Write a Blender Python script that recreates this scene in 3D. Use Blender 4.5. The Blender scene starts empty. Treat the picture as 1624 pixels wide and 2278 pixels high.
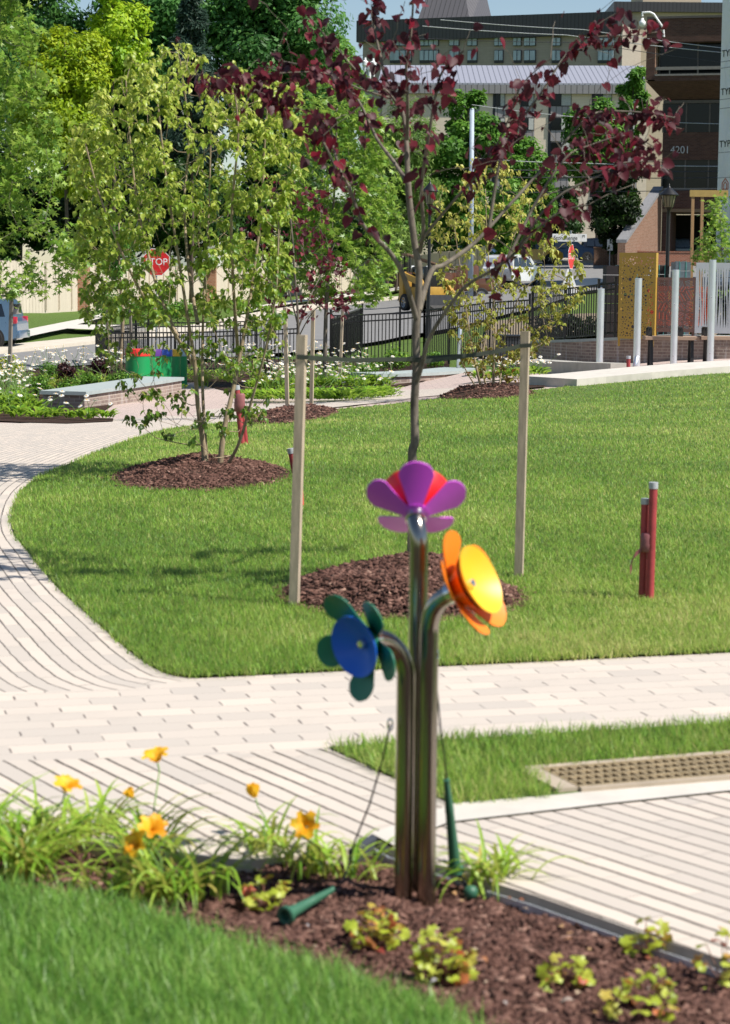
import bpy, bmesh, math, random
import numpy as np
from mathutils import Vector, Matrix, noise
from mathutils.geometry import delaunay_2d_cdt
R = math.radians
random.seed(7); RNG = np.random.default_rng(7)
SC = bpy.context.scene; COL = SC.collection
# ------------------------------------------------------------------ camera model
F, CX, CY, HC, YH, ROLL = 4736.0, 812.0, 1139.0, 1.65, 620.0, 0.010
PITCH = math.atan((CY - YH) / F)
FW = Vector((0, math.cos(PITCH), -math.sin(PITCH))); UP0 = Vector((0, math.sin(PITCH), math.cos(PITCH))); RT0 = Vector((1, 0, 0))
CR, SR = math.cos(ROLL), math.sin(ROLL)
RT = RT0 * CR + UP0 * SR; UP = UP0 * CR - RT0 * SR

def ray(px, py): return RT * ((px - CX) / F) + UP * ((CY - py) / F) + FW
def at(px, py, Y):
    d = ray(px, py); t = Y / d.y
    return Vector((d.x * t, Y, HC + d.z * t))
def X_of(px, Y): return at(px, 700, Y).x

TY = np.array([0, 15, 20, 30, 40, 48, 56, 65, 75, 90, 110, 130, 150, 180, 260.])
TU = (np.array([0, 400, 812, 1200, 1624.]) - CX) / F
TH = np.array([
 [0, 0, -.1, -.5, -1.0, -1.12, -1.15, -1.05, -.8, -.4, 0, .3, .6, 1, 1.5],
 [0, 0, -.05, -.45, -.9, -1.1, -1.12, -1.05, -.85, -.6, -.3, 0, .4, .9, 1.5],
 [0, 0, -.05, -.3, -.62, -.9, -1.0, -.9, -.75, -.5, -.1, .2, .6, 1.4, 2],
 [0, 0, -.03, -.2, -.4, -.45, -.45, -.3, -.1, .3, 1.0, 1.8, 2.6, 3.6, 4],
 [0, 0, -.02, -.1, -.2, -.14, -.1, -.05, .1, .5, 1.4, 2.1, 2.9, 3.8, 4]])
def hgt(x, y):
    x = np.asarray(x, float); y = np.asarray(y, float)
    u = np.clip(x / np.maximum(y, 1.0), TU[0], TU[-1])
    res = 0
    for k in (-.08, -.04, 0, .04, .08):
        yy = np.clip(y * (1 + k), 0, 260)
        cols = np.stack([np.interp(yy, TY, TH[i]) for i in range(5)])
        j = np.clip(np.searchsorted(TU, u) - 1, 0, 3)
        f = (u - TU[j]) / (TU[j + 1] - TU[j])
        f = f * f * (3 - 2 * f)
        a = np.take_along_axis(cols, j[None], 0)[0] if cols.ndim > 1 and j.ndim else cols[j]
        b = np.take_along_axis(cols, j[None] + 1, 0)[0] if cols.ndim > 1 and j.ndim else cols[j + 1]
        res = res + a * (1 - f) + b * f
    return res / 5
def h1(x, y): return float(hgt(np.array([x]), np.array([y]))[0])
def gnd(px, py):
    d = ray(px, py); lo = 3.0; last = lo
    y = lo
    while y < 600:
        t = y / d.y
        if HC + d.z * t <= h1(d.x * t, y): break
        last = y; y *= 1.02
    lo, hi = last, y
    for _ in range(25):
        m = (lo + hi) / 2; t = m / d.y
        if HC + d.z * t <= h1(d.x * t, m): hi = m
        else: lo = m
    t = hi / d.y
    return Vector((d.x * t, hi, h1(d.x * t, hi)))
def proj(p):
    v = Vector(p) - Vector((0, 0, HC)); z = v.dot(FW); return CX + F * v.dot(RT) / z, CY - F * v.dot(UP) / z
def on(px, Y, off=0):
    x = X_of(px, Y); return Vector((x, Y, h1(x, Y) + off))
# ------------------------------------------------------------------ materials
MATS = {}
def lin(c): return tuple((x / 12.92 if x <= .04045 else ((x + .055) / 1.055) ** 2.4) for x in c)
def hx(s): return lin(tuple(int(s[i:i + 2], 16) / 255 for i in (0, 2, 4)))
class NT:
    def __init__(s, name):
        s.m = bpy.data.materials.new(name); s.m.use_nodes = True; s.t = s.m.node_tree; s.t.nodes.clear()
        s.out = s.n('ShaderNodeOutputMaterial')
    def n(s, typ, **kw):
        nd = s.t.nodes.new(typ)
        for k, v in kw.items():
            if k == 'I':
                for a, b in v.items():
                    if hasattr(b, 'is_linked'): s.t.links.new(b, nd.inputs[a])
                    else: nd.inputs[a].default_value = b
            else: setattr(nd, k, v)
        return nd
    def math(s, op, a, b=0.0, c=0.0):
        return s.n('ShaderNodeMath', operation=op, I={0: a, 1: b, 2: c}).outputs[0]
    def mix(s, f, a, b, bt='MIX'):
        nd = s.n('ShaderNodeMix', data_type='RGBA', blend_type=bt)
        for i, v in ((0, f), (6, a), (7, b)):
            if hasattr(v, 'is_linked'): s.t.links.new(v, nd.inputs[i])
            else: nd.inputs[i].default_value = (v if i == 0 else (*v, 1) if len(v) == 3 else v)
        return nd.outputs[2]
    def noise(s, scale, co=None, detail=4, rough=.6, out=0):
        nd = s.n('ShaderNodeTexNoise', I={'Scale': scale, 'Detail': detail, 'Roughness': rough})
        if co is not None: s.t.links.new(co, nd.inputs['Vector'])
        return nd.outputs[out]
    def ramp(s, f, *st):
        nd = s.n('ShaderNodeValToRGB', I={0: f}); e = nd.color_ramp.elements
        while len(e) < len(st): e.new(.5)
        for el, (p, c) in zip(e, st): el.position = p; el.color = (*c, 1) if len(c) == 3 else c
        return nd.outputs[0]
    def bump(s, h, st=.3, dist=.01): return s.n('ShaderNodeBump', I={'Height': h, 'Strength': st, 'Distance': dist}).outputs[0]
    def pr(s, col, rough=.6, metal=0, spec=.5, normal=None, coat=0, alpha=None, emit=None, trans=0):
        p = s.n('ShaderNodeBsdfPrincipled')
        def setv(k, v):
            if v is None: return
            if hasattr(v, 'is_linked'): s.t.links.new(v, p.inputs[k])
            else: p.inputs[k].default_value = ((*v, 1) if isinstance(v, tuple) and len(v) == 3 else v)
        setv('Base Color', col); setv('Roughness', rough); setv('Metallic', metal); setv('Specular IOR Level', spec)
        setv('Normal', normal); setv('Coat Weight', coat); setv('Transmission Weight', trans)
        s.t.links.new(p.outputs[0], s.out.inputs[0]); return p
    @property
    def obj(s): return s.n('ShaderNodeTexCoord').outputs['Object']
    @property
    def uv(s): return s.n('ShaderNodeTexCoord').outputs['UV']
def plain(name, c, rough=.55, metal=0, var=.15, scale=8, bump=0, coat=0, spec=.5, stretch=None):
    if name in MATS: return MATS[name]
    if isinstance(c, str): c = hx(c)
    t = NT(name); co = t.obj
    if stretch:
        co = t.n('ShaderNodeMapping', I={'Vector': co, 'Scale': stretch}).outputs[0]
    f = t.noise(scale, co)
    col = t.ramp(f, (.3, tuple(x * (1 - var) for x in c)), (.7, tuple(min(1, x * (1 + var)) for x in c)))
    t.pr(col, t.math('MULTIPLY_ADD', f, .2, rough - .1) if rough > .15 else rough, metal, spec, t.bump(t.noise(scale * 6, co), .3, bump) if bump else None, coat)
    MATS[name] = t.m; return t.m
def leafm(name, cols, trans=.35, rough=.45, spec=.35):
    """leaf: attribute rnd picks the colour; light passes through"""
    t = NT(name); a = t.n('ShaderNodeAttribute', attribute_name='rnd').outputs['Fac']
    cols = [hx(c) if isinstance(c, str) else c for c in cols]
    col = t.ramp(a, *[(i / max(1, len(cols) - 1), c) for i, c in enumerate(cols)])
    p = t.pr(col, rough, 0, spec)
    tr = t.n('ShaderNodeBsdfTranslucent', I={'Color': t.mix(.5, col, tuple(min(1, x * 1.6) for x in cols[-1]))})
    mx = t.n('ShaderNodeMixShader', I={0: trans}); t.t.links.new(p.outputs[0], mx.inputs[1]); t.t.links.new(tr.outputs[0], mx.inputs[2])
    t.t.links.new(mx.outputs[0], t.out.inputs[0]); return t.m
# ------------------------------------------------------------------ object helpers
def tag(o, label=None, cat=None, group=None, kind=None):
    if label: o['label'] = label
    if cat: o['category'] = cat
    if group: o['group'] = group
    if kind: o['kind'] = kind
    return o
def link(o, parent=None):
    COL.objects.link(o)
    if parent is not None:
        o.parent = parent
        off = Vector((0, 0, 0)); p = parent
        while p is not None:
            off += p.location; p = p.parent
        # children are modelled in world space
        if parent.type == 'EMPTY': o.matrix_parent_inverse = Matrix.Translation(-Vector(parent.location))
    return o
def thing(name, label, cat, loc, group=None):
    o = bpy.data.objects.new(name, None); o.empty_display_size = .1; COL.objects.link(o)
    o.location = loc; return tag(o, label, cat, group)
def copy_tree(o, loc, label=None, group=None, rotz=0, scale=1):
    c = o.copy(); COL.objects.link(c); c.location = loc; c.rotation_euler = (0, 0, rotz); c.scale = (scale,) * 3
    if label: c['label'] = label
    if group: c['group'] = group
    for ch in list(o.children):
        d = ch.copy(); COL.objects.link(d); d.parent = c
        for g in list(ch.children):
            e = g.copy(); COL.objects.link(e); e.parent = d
    return c
def box_uv(me):
    n = len(me.polygons)
    if not n: return
    uvl = me.uv_layers.new(name='UVMap').data
    for p in me.polygons:
        a = [abs(x) for x in p.normal]; k = a.index(max(a))
        # along-wall coordinate uses the horizontal tangent so brick courses follow turned walls
        nx, ny = p.normal.x, p.normal.y; l = math.hypot(nx, ny)
        for li in p.loop_indices:
            v = me.vertices[me.loops[li].vertex_index].co
            uvl[li].uv = (v.x, v.y) if k == 2 else ((-v.x * ny + v.y * nx) / l, v.z)
class MB:
    def __init__(s): s.bm = bmesh.new()
    def poly(s, pts):
        vs = [s.bm.verts.new(p) for p in pts]
        try: return s.bm.faces.new(vs)
        except ValueError: return None
    def hexa(s, b, t):
        vb = [s.bm.verts.new(p) for p in b]; vt = [s.bm.verts.new(p) for p in t]
        n = len(vb)
        s.bm.faces.new(vb[::-1]); s.bm.faces.new(vt)
        for i in range(n): s.bm.faces.new((vb[i], vb[(i + 1) % n], vt[(i + 1) % n], vt[i]))
        return s
    def box(s, c, d, rz=0, rot=None, bev=0):
        m = Matrix.Translation(Vector(c)) @ (rot.to_matrix().to_4x4() if rot is not None else Matrix.Rotation(rz, 4, 'Z'))
        x, y, z = d[0] / 2, d[1] / 2, d[2] / 2
        if bev:
            b = bmesh.new(); bmesh.ops.create_cube(b, size=1); bmesh.ops.scale(b, vec=d, verts=b.verts)
            bmesh.ops.bevel(b, geom=b.edges[:], offset=bev, segments=2, affect='EDGES', profile=.6)
            bmesh.ops.transform(b, matrix=m, verts=b.verts); me = bpy.data.meshes.new('t'); b.to_mesh(me); b.free()
            s.bm.from_mesh(me); bpy.data.meshes.remove(me); return s
        q = [(-x, -y), (x, -y), (x, y), (-x, y)]
        return s.hexa([m @ Vector((a, b, -z)) for a, b in q], [m @ Vector((a, b, z)) for a, b in q])
    def tube(s, pts, r, n=8, cap=True):
        pts = [Vector(p) for p in pts]; k = len(pts)
        rs = r if hasattr(r, '__len__') else [r] * k
        prev = None; rings = []
        ref = Vector((0, 0, 1))
        for i, p in enumerate(pts):
            d = (pts[min(i + 1, k - 1)] - pts[max(i - 1, 0)])
            if d.length < 1e-9: d = Vector((0, 0, 1))
            d.normalize()
            if prev is None:
                a = d.cross(Vector((1, 0, 0)) if abs(d.x) < .8 else Vector((0, 1, 0))).normalized()
            else:
                a = (prev - d * prev.dot(d)); a = a.normalized() if a.length > 1e-6 else d.orthogonal().normalized()
            prev = a; b = d.cross(a)
            rings.append([s.bm.verts.new(p + (a * math.cos(2 * math.pi * j / n) + b * math.sin(2 * math.pi * j / n)) * rs[i]) for j in range(n)])
        for i in range(k - 1):
            for j in range(n):
                s.bm.faces.new((rings[i][j], rings[i][(j + 1) % n], rings[i + 1][(j + 1) % n], rings[i + 1][j]))
        if cap: s.bm.faces.new(rings[0][::-1]); s.bm.faces.new(rings[-1])
        return s
    def lathe(s, prof, n=24, m=None, cap=False):
        m = m or Matrix()
        rings = [[s.bm.verts.new(m @ Vector((r * math.cos(2 * math.pi * j / n), r * math.sin(2 * math.pi * j / n), z))) for j in range(n)] for r, z in prof]
        for a, b in zip(rings, rings[1:]):
            for j in range(n): s.bm.faces.new((a[j], a[(j + 1) % n], b[(j + 1) % n], b[j]))
        if cap: s.bm.faces.new(rings[0][::-1]); s.bm.faces.new(rings[-1])
        return s
    def prism(s, pts, vec):
        v = Vector(vec); return s.hexa([Vector(p) for p in pts], [Vector(p) + v for p in pts])
    def build(s, name, mat, parent=None, smooth=False, ang=None):
        me = bpy.data.meshes.new(name)
        bmesh.ops.recalc_face_normals(s.bm, faces=s.bm.faces)
        s.bm.to_mesh(me); s.bm.free(); me.materials.append(mat); box_uv(me)
        if smooth:
            me.polygons.foreach_set('use_smooth', [True] * len(me.polygons))
            if ang: me.set_sharp_from_angle(angle=R(ang))
        return link(bpy.data.objects.new(name, me), parent)
def np_mesh(name, V, Fc, mat, parent=None, rnd=None, smooth=False, uv=None):
    V = np.asarray(V, np.float32); Fc = np.asarray(Fc, np.int32)
    me = bpy.data.meshes.new(name); k = Fc.shape[1]; m = len(Fc)
    me.vertices.add(len(V)); me.vertices.foreach_set('co', V.ravel())
    me.loops.add(m * k); me.loops.foreach_set('vertex_index', Fc.ravel())
    me.polygons.add(m); me.polygons.foreach_set('loop_start', np.arange(0, m * k, k, dtype=np.int32))
    me.polygons.foreach_set('loop_total', np.full(m, k, np.int32))
    if smooth: me.polygons.foreach_set('use_smooth', np.ones(m, bool))
    if rnd is not None:
        a = me.attributes.new('rnd', 'FLOAT', 'POINT'); a.data.foreach_set('value', np.asarray(rnd, np.float32))
    if uv is not None:
        l = me.uv_layers.new(name='UVMap'); l.data.foreach_set('uv', np.asarray(uv, np.float32)[Fc.ravel()].ravel())
    me.materials.append(mat); me.update(calc_edges=True)
    return link(bpy.data.objects.new(name, me), parent)
# leaf templates: y = along the leaf, z = face normal.  (verts, triangles)
def fan(outline, mid): # outline right side bottom->top; mirrored
    pass
T_DIAMOND = (np.array([[0, 0, 0], [.34, .45, .06], [0, 1, -.05], [-.34, .45, .06]]), np.array([[0, 1, 2], [0, 2, 3]]))
def mk_heart():
    o = [(0, .08, 0), (.22, -.04, .05), (.46, .1, .12), (.5, .38, .12), (.34, .7, .06), (0, 1.05, -.1)]
    v = [(0, .5, -.02)] + [(x, y, z) for x, y, z in o] + [(-x, y, z) for x, y, z in o[1:5]]
    tri = [(0, i, i + 1) for i in range(1, 6)] + [(0, 7, 1)] + [(0, i + 1, i) for i in range(7, 10)] + [(0, 6, 10)]
    return np.array(v), np.array(tri)
T_HEART = mk_heart()
def mk_droop(): # oval, folded, arching down
    w = [.05, .27, .3, .17, 0]; y = [0, .25, .52, .78, 1.0]; z = [0, .05, .02, -.08, -.22]
    v = []; tri = []
    for a, b, c in zip(w, y, z): v += [(-a, b, c + a * .35), (0, b, c), (a, b, c + a * .35)]
    for i in range(4):
        p = i * 3; q = p + 3
        tri += [(p, p + 1, q + 1), (p, q + 1, q), (p + 1, p + 2, q + 2), (p + 1, q + 2, q + 1)]
    return np.array(v), np.array(tri)
T_DROOP = mk_droop()
def mk_star():
    v = [(0, .42, 0)]; 
    A = [(-.12, .1), (-.62, .12), (-.2, .36), (-.55, .78), (-.13, .62), (0, 1.12), (.13, .62), (.55, .78), (.2, .36), (.62, .12), (.12, .1)]
    v += [(x, y, -.15 * abs(x) - .1 * max(0, y - .5)) for x, y in A]
    return np.array(v), np.array([(0, i + 1, i) for i in range(1, 11)] + [(0, 1, 11)])
T_STAR = mk_star()
T_BLADE = (np.array([[-.5, 0, 0], [.5, 0, 0], [-.38, .5, .08], [.38, .5, .08], [0, 1, .34]]), np.array([[0, 1, 3], [0, 3, 2], [2, 3, 4]]))
def nrm(a): return a / np.maximum(np.linalg.norm(a, axis=1, keepdims=True), 1e-9)
def leaves(name, pos, dirs, up, size, T, mat, parent=None, rnd=None, wid=1.0, smooth=True):
    pos = np.asarray(pos, float); n = len(pos); d = nrm(np.asarray(dirs, float)); up = np.asarray(up, float)
    x = nrm(np.cross(d, up) + 1e-6); z = np.cross(x, d)
    size = np.broadcast_to(np.asarray(size, float), (n,)); wid = np.broadcast_to(np.asarray(wid, float), (n,))
    tv, tf = T; k = len(tv)
    V = pos[:, None, :] + size[:, None, None] * (tv[None, :, 0, None] * wid[:, None, None] * x[:, None] + tv[None, :, 1, None] * d[:, None] + tv[None, :, 2, None] * z[:, None])
    Fc = (tf[None] + (np.arange(n) * k)[:, None, None]).reshape(-1, 3)
    if rnd is None: rnd = RNG.random(n)
    return np_mesh(name, V.reshape(-1, 3), Fc, mat, parent, np.repeat(rnd, k), smooth)
def inside(poly, x, y):
    c = np.zeros(len(x), bool); n = len(poly)
    for i in range(n):
        x1, y1 = poly[i]; x2, y2 = poly[(i + 1) % n]
        if y1 == y2: continue
        k = ((y1 > y) != (y2 > y)) & (x < (x2 - x1) * (y - y1) / (y2 - y1) + x1)
        c ^= k
    return c
def GP(*pp): return [(lambda g: (g.x, g.y))(gnd(a, b)) for a, b in pp]
def dense(poly, step, closed=True):
    o = []; n = len(poly)
    for i in range(n if closed else n - 1):
        a = np.array(poly[i]); b = np.array(poly[(i + 1) % n]); L = np.linalg.norm(b - a); k = max(1, int(math.ceil(L / (step * max(1, (a[1] + b[1]) / 20)))))
        for j in range(k): o.append(tuple(a + (b - a) * j / k))
    if not closed: o.append(tuple(poly[-1]))
    return o
def smoothp(poly, it=2, closed=False):
    for _ in range(it):
        o = []
        n = len(poly)
        if not closed: o.append(poly[0])
        for i in range(n if closed else n - 1):
            a, b = poly[i], poly[(i + 1) % n]
            o += [tuple(.75 * p + .25 * q for p, q in zip(a, b)), tuple(.25 * p + .75 * q for p, q in zip(a, b))]
        if not closed: o.append(poly[-1])
        poly = o
    return poly
def sheet(name, poly, mat, off, rel=.03, uvf=None, kind='structure', step=.25, zf=None, minstep=.08):
    P = dense(poly, step); xs = [p[0] for p in P]; ys = [p[1] for p in P]
    pts = []; y = max(min(ys), .5) if min(ys) > 0 else min(ys)
    while y < max(ys):
        st = max(minstep, abs(y) * rel)
        row = np.arange(min(xs), max(xs), st * 1.5) + random.random() * st
        if len(row): 
            k = inside(P, row, np.full(len(row), y)); pts += [(x, y) for x in row[k]]
        y += st
    E = [(i, (i + 1) % len(P)) for i in range(len(P))]
    vs, _, fs, _, _, _ = delaunay_2d_cdt([Vector(p) for p in P] + [Vector(p) for p in pts], E, [], 1, 1e-5)
    V = np.array([[v.x, v.y] for v in vs]); z = (hgt(V[:, 0], V[:, 1]) if zf is None else zf(V[:, 0], V[:, 1])) + off
    Fc = np.array([f for f in fs])
    a = V[Fc[:, 1]] - V[Fc[:, 0]]; b = V[Fc[:, 2]] - V[Fc[:, 0]]
    flip = (a[:, 0] * b[:, 1] - a[:, 1] * b[:, 0]) < 0; Fc[flip] = Fc[flip][:, ::-1]
    uv = uvf(V[:, 0], V[:, 1]) if uvf else V
    o = np_mesh(name, np.column_stack([V, z]), Fc, mat, None, None, True, uv)
    return tag(o, kind=kind)
def _txt(s):
    c = bpy.data.curves.new('t', 'FONT'); c.body = s; c.size = 1; c.extrude = .5; c.align_x = 'CENTER'; c.align_y = 'CENTER'
    o = bpy.data.objects.new('t', c); COL.objects.link(o)
    me = bpy.data.meshes.new_from_object(o.evaluated_get(bpy.context.evaluated_depsgraph_get()))
    COL.objects.unlink(o); bpy.data.objects.remove(o); bpy.data.curves.remove(c); return me
TXT = {s: _txt(s) for s in ('STOP', 'Stonehenge', 'Pl', '4201', 'ELME AR', 'TYPAR')}
def text(name, s, size, mat, M, parent, ext=.004, sx=1, sp=1):
    me = TXT[s].copy(); me.transform(M @ Matrix.Diagonal((size * sx, size, ext * 2, 1))); me.materials.clear(); me.materials.append(mat); me.name = name
    return link(bpy.data.objects.new(name, me), parent)
# ------------------------------------------------------------------ camera, sky, sun
cam = bpy.data.cameras.new('camera'); co = bpy.data.objects.new('camera', cam); COL.objects.link(co); SC.camera = co
cam.sensor_fit = 'HORIZONTAL'; cam.sensor_width = 24; cam.lens = 24 * F / 1624; cam.clip_end = 4000; cam.clip_start = .1
B = -FW
co.matrix_world = Matrix(((RT.x, UP.x, B.x, 0), (RT.y, UP.y, B.y, 0), (RT.z, UP.z, B.z, HC), (0, 0, 0, 1)))
cam.dof.use_dof = True; cam.dof.focus_distance = 34; cam.dof.aperture_fstop = 5.4; cam.dof.aperture_blades = 9
SUN = Vector((.925, -.38, 0)).normalized(); EL = R(52); SUN = SUN * math.cos(EL) + Vector((0, 0, math.sin(EL)))
sl = bpy.data.lights.new('sun', 'SUN'); sl.energy = 5.0; sl.angle = R(.53); sl.color = (1, .95, .87)
so = bpy.data.objects.new('sun', sl); COL.objects.link(so); so.rotation_euler = SUN.to_track_quat('Z', 'Y').to_euler()
w = bpy.data.worlds.new('World'); SC.world = w; w.use_nodes = True; nt = w.node_tree
sky = nt.nodes.new('ShaderNodeTexSky'); sky.sky_type = 'NISHITA'; sky.sun_disc = False; sky.sun_elevation = EL
sky.sun_rotation = math.atan2(SUN.x, SUN.y); sky.air_density = 1.0; sky.dust_density = .25; sky.ozone_density = 1.2
nt.nodes['Background'].inputs[1].default_value = .08; nt.links.new(sky.outputs[0], nt.nodes['Background'].inputs[0])
SC.view_settings.view_transform = 'Standard'; SC.view_settings.look = 'None'; SC.view_settings.exposure = .47; SC.view_settings.gamma = 1
SC.cycles.max_bounces = 6; SC.cycles.transparent_max_bounces = 4; SC.cycles.diffuse_bounces = 3; SC.cycles.glossy_bounces = 3; SC.cycles.transmission_bounces = 3
SC.cycles.caustics_reflective = False; SC.cycles.caustics_refractive = False
# ------------------------------------------------------------------ ground materials
def paver_mat(name, base, w, h, jw, jh, offs, tone=.13, jc=(.05, .042, .035), half=False):
    """planks: long joints every h across v, end joints every w along u"""
    t = NT(name); sep = t.n('ShaderNodeSeparateXYZ', I={0: t.uv}); u, v = sep.outputs[0], sep.outputs[1]
    wob = t.math('MULTIPLY_ADD', t.noise(9, t.uv, 2), .012, -.006); v2 = t.math('ADD', v, wob); u = t.math('ADD', u, wob)
    row = t.math('FLOOR', t.math('DIVIDE', v2, h)); fv = t.math('FRACT', t.math('DIVIDE', v2, h))
    uu = t.math('ADD', t.math('DIVIDE', u, w), t.math('MULTIPLY', row, offs)); cell = t.math('FLOOR', uu); fu = t.math('FRACT', uu)
    dv = t.math('MULTIPLY', t.math('SUBTRACT', .5, t.math('ABSOLUTE', t.math('SUBTRACT', fv, .5))), h)
    du = t.math('MULTIPLY', t.math('SUBTRACT', .5, t.math('ABSOLUTE', t.math('SUBTRACT', fu, .5))), w)
    wn = t.n('ShaderNodeTexWhiteNoise', noise_dimensions='2D', I={0: t.n('ShaderNodeCombineXYZ', I={0: cell, 1: row}).outputs[0]})
    rn = wn.outputs[0]
    # joints differ in openness from plank to plank
    k = t.math('MULTIPLY_ADD', rn, .7, .55); k2 = t.math('MULTIPLY_ADD', t.math('FRACT', t.math('MULTIPLY', rn, 7.3)), 1.0, .3)
    s1 = t.n('ShaderNodeMapRange', interpolation_type='SMOOTHSTEP', I={0: dv, 1: t.math('MULTIPLY', k, jh * .6), 2: t.math('MULTIPLY', k, jh * 1.25)}).outputs[0]
    s2 = t.n('ShaderNodeMapRange', interpolation_type='SMOOTHSTEP', I={0: du, 1: t.math('MULTIPLY', k2, jw * .6), 2: t.math('MULTIPLY', k2, jw * 1.25)}).outputs[0]
    if half: s2 = t.math('MAXIMUM', s2, t.math('GREATER_THAN', t.math('ABSOLUTE', t.math('SUBTRACT', fv, .4)), .27))
    s = t.math('MULTIPLY', s1, s2)
    stain = t.n('ShaderNodeMapRange', I={0: t.noise(1.3, t.uv, 6, .7), 1: .52, 2: .75}).outputs[0]
    n1 = t.noise(3.1, t.uv, 5); n2 = t.noise(220, t.uv, 3)
    lo, hi = tuple(x * (1 - tone) for x in base), tuple(min(.9, x * (1 + tone)) for x in base)
    c = t.mix(rn, lo, (hi[0], hi[1] * .965, hi[2] * .93)); c = t.mix(t.math('MULTIPLY', n1, .35), c, tuple(x * .8 for x in base))
    c = t.mix(t.math('MULTIPLY', stain, .3), c, tuple(x * .62 for x in base))
    c = t.mix(t.math('MULTIPLY', t.n('ShaderNodeMapRange', I={0: n2, 1: .55, 2: .8}).outputs[0], .25), c, (.3, .25, .2))
    jcol = t.mix(t.noise(60, t.uv, 2), jc, tuple(x * 2.6 for x in jc))
    c = t.mix(s, jcol, c)
    t.pr(c, .85, 0, .3, t.bump(t.math('ADD', t.math('MULTIPLY', s, .8), t.math('MULTIPLY', n2, .12)), .6, .008)); return t.m
PV = (.56, .50, .44)
M_A = paver_mat('paver_long_joints', PV, .36, .074, .0012, .0050, .37, jc=(.075, .066, .058))
M_B = paver_mat('paver_end_joints', PV, .208, .133, .0045, .0012, .36, jc=(.11, .095, .085), half=True)
M_C = paver_mat('paver_diagonal', PV, .42, .080, .0012, .0062, .41)
M_P = paver_mat('paver_mauve', (.52, .42, .385), .3, .1, .003, .004, .5)
def grass_ground(name):
    t = NT(name); n = t.noise(30, t.obj, 5); m = t.noise(.8, t.obj, 3)
    c = t.ramp(n, (.3, (.06, .10, .025)), (.6, (.12, .19, .045)), (.8, (.22, .23, .09))); c = t.mix(t.math('MULTIPLY', m, .4), c, (.11, .15, .04))
    t.pr(c, .9, 0, .2, t.bump(n, .6, .03)); return t.m
M_LAWN = grass_ground('lawn_soil')
M_FARLAWN = None
def farlawn():
    t = NT('far_lawn'); n = t.noise(9, t.obj, 6, .75); m = t.noise(.35, t.obj, 3)
    c = t.ramp(n, (.25, (.04, .075, .015)), (.55, (.10, .17, .03)), (.8, (.17, .22, .06))); c = t.mix(t.math('MULTIPLY', m, .35), c, (.12, .15, .04))
    t.pr(c, .9, 0, .2, t.bump(n, .8, .06)); return t.m
M_FARLAWN = farlawn()
def mulch_mat():
    t = NT('mulch_soil'); n = t.noise(55, t.obj, 6, .7)
    c = t.ramp(n, (.3, (.012, .007, .005)), (.55, (.05, .027, .018)), (.75, (.12, .065, .042)))
    t.pr(c, .9, 0, .2, t.bump(n, .9, .02)); return t.m
M_MULCH = mulch_mat()
M_CONC = plain('pale_concrete', (.56, .52, .46), .85, var=.09, scale=5, bump=.003)
M_CONC2 = plain('grey_concrete', (.40, .38, .34), .85, var=.12, scale=4, bump=.003)
M_ASPH = plain('asphalt', (.20, .195, .19), .9, var=.12, scale=3, bump=.004)
M_ASPH2 = plain('dark_asphalt', (.17, .175, .18), .9, var=.1, scale=2, bump=.004)
M_EARTH = plain('bare_earth', (.22, .17, .11), .95, var=.2, scale=3)
# base sheet to the horizon
def base_ground():
    xs = np.concatenate([np.linspace(-1500, -60, 14), np.linspace(-55, 55, 90), np.linspace(60, 1500, 14)])
    ys = np.concatenate([np.linspace(-300, -5, 6), np.linspace(0, 60, 90), np.linspace(62, 260, 90), np.linspace(280, 2500, 16)])
    X, Y = np.meshgrid(xs, ys); x, y = X.ravel(), Y.ravel(); z = hgt(x, y) - .10 - np.maximum(0, y - 60) * .001
    nx = len(xs); i = np.arange(len(ys) - 1)[:, None] * nx + np.arange(nx - 1)[None]
    Fc = np.stack([i, i + 1, i + nx + 1, i + nx], -1).reshape(-1, 4)
    return tag(np_mesh('ground', np.column_stack([x, y, z]), Fc, M_FARLAWN, None, None, True), kind='structure')
base_ground()
# ------------------------------------------------------------------ outlines (photo pixels -> ground)
LAWN_L = [(550, 939), (479, 943), (370, 954), (249, 994), (167, 1030), (90, 1060), (55, 1085), (35, 1115), (26, 1150), (26, 1172), (36, 1195), (55, 1217), (90, 1261), (137, 1316), (192, 1362), (247, 1412), (301, 1458), (356, 1494), (395, 1506), (438, 1509)]
LAWN_FAR = [(2700, 752), (2200, 786), (1800, 815), (1624, 828), (1450, 843), (1283, 857), (1200, 868), (1000, 886), (931, 892), (753, 912), (637, 930)]
LAWN_B = [(438, 1509), (1624, 1452), (1980, 1436), (3000, 1388)]
lawn_left = smoothp(GP(*LAWN_L), 2)
lawn_poly = lawn_left + GP(*LAWN_B[1:]) + GP(*LAWN_FAR)
NEAR_S = [(730, 1664), (1624, 1610), (1990, 1590), (3000, 1530), (3000, 1588), (1990, 1690), (1624, 1727), (1240, 1772), (1010, 1791), (870, 1728)]
strip_poly = GP(*NEAR_S)
def uvdir(dx, dy, ox=0, oy=0):
    l = math.hypot(dx, dy); dx, dy = dx / l, dy / l
    return lambda x, y: np.column_stack([(x - ox) * dx + (y - oy) * dy, -(x - ox) * dy + (y - oy) * dx])
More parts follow.
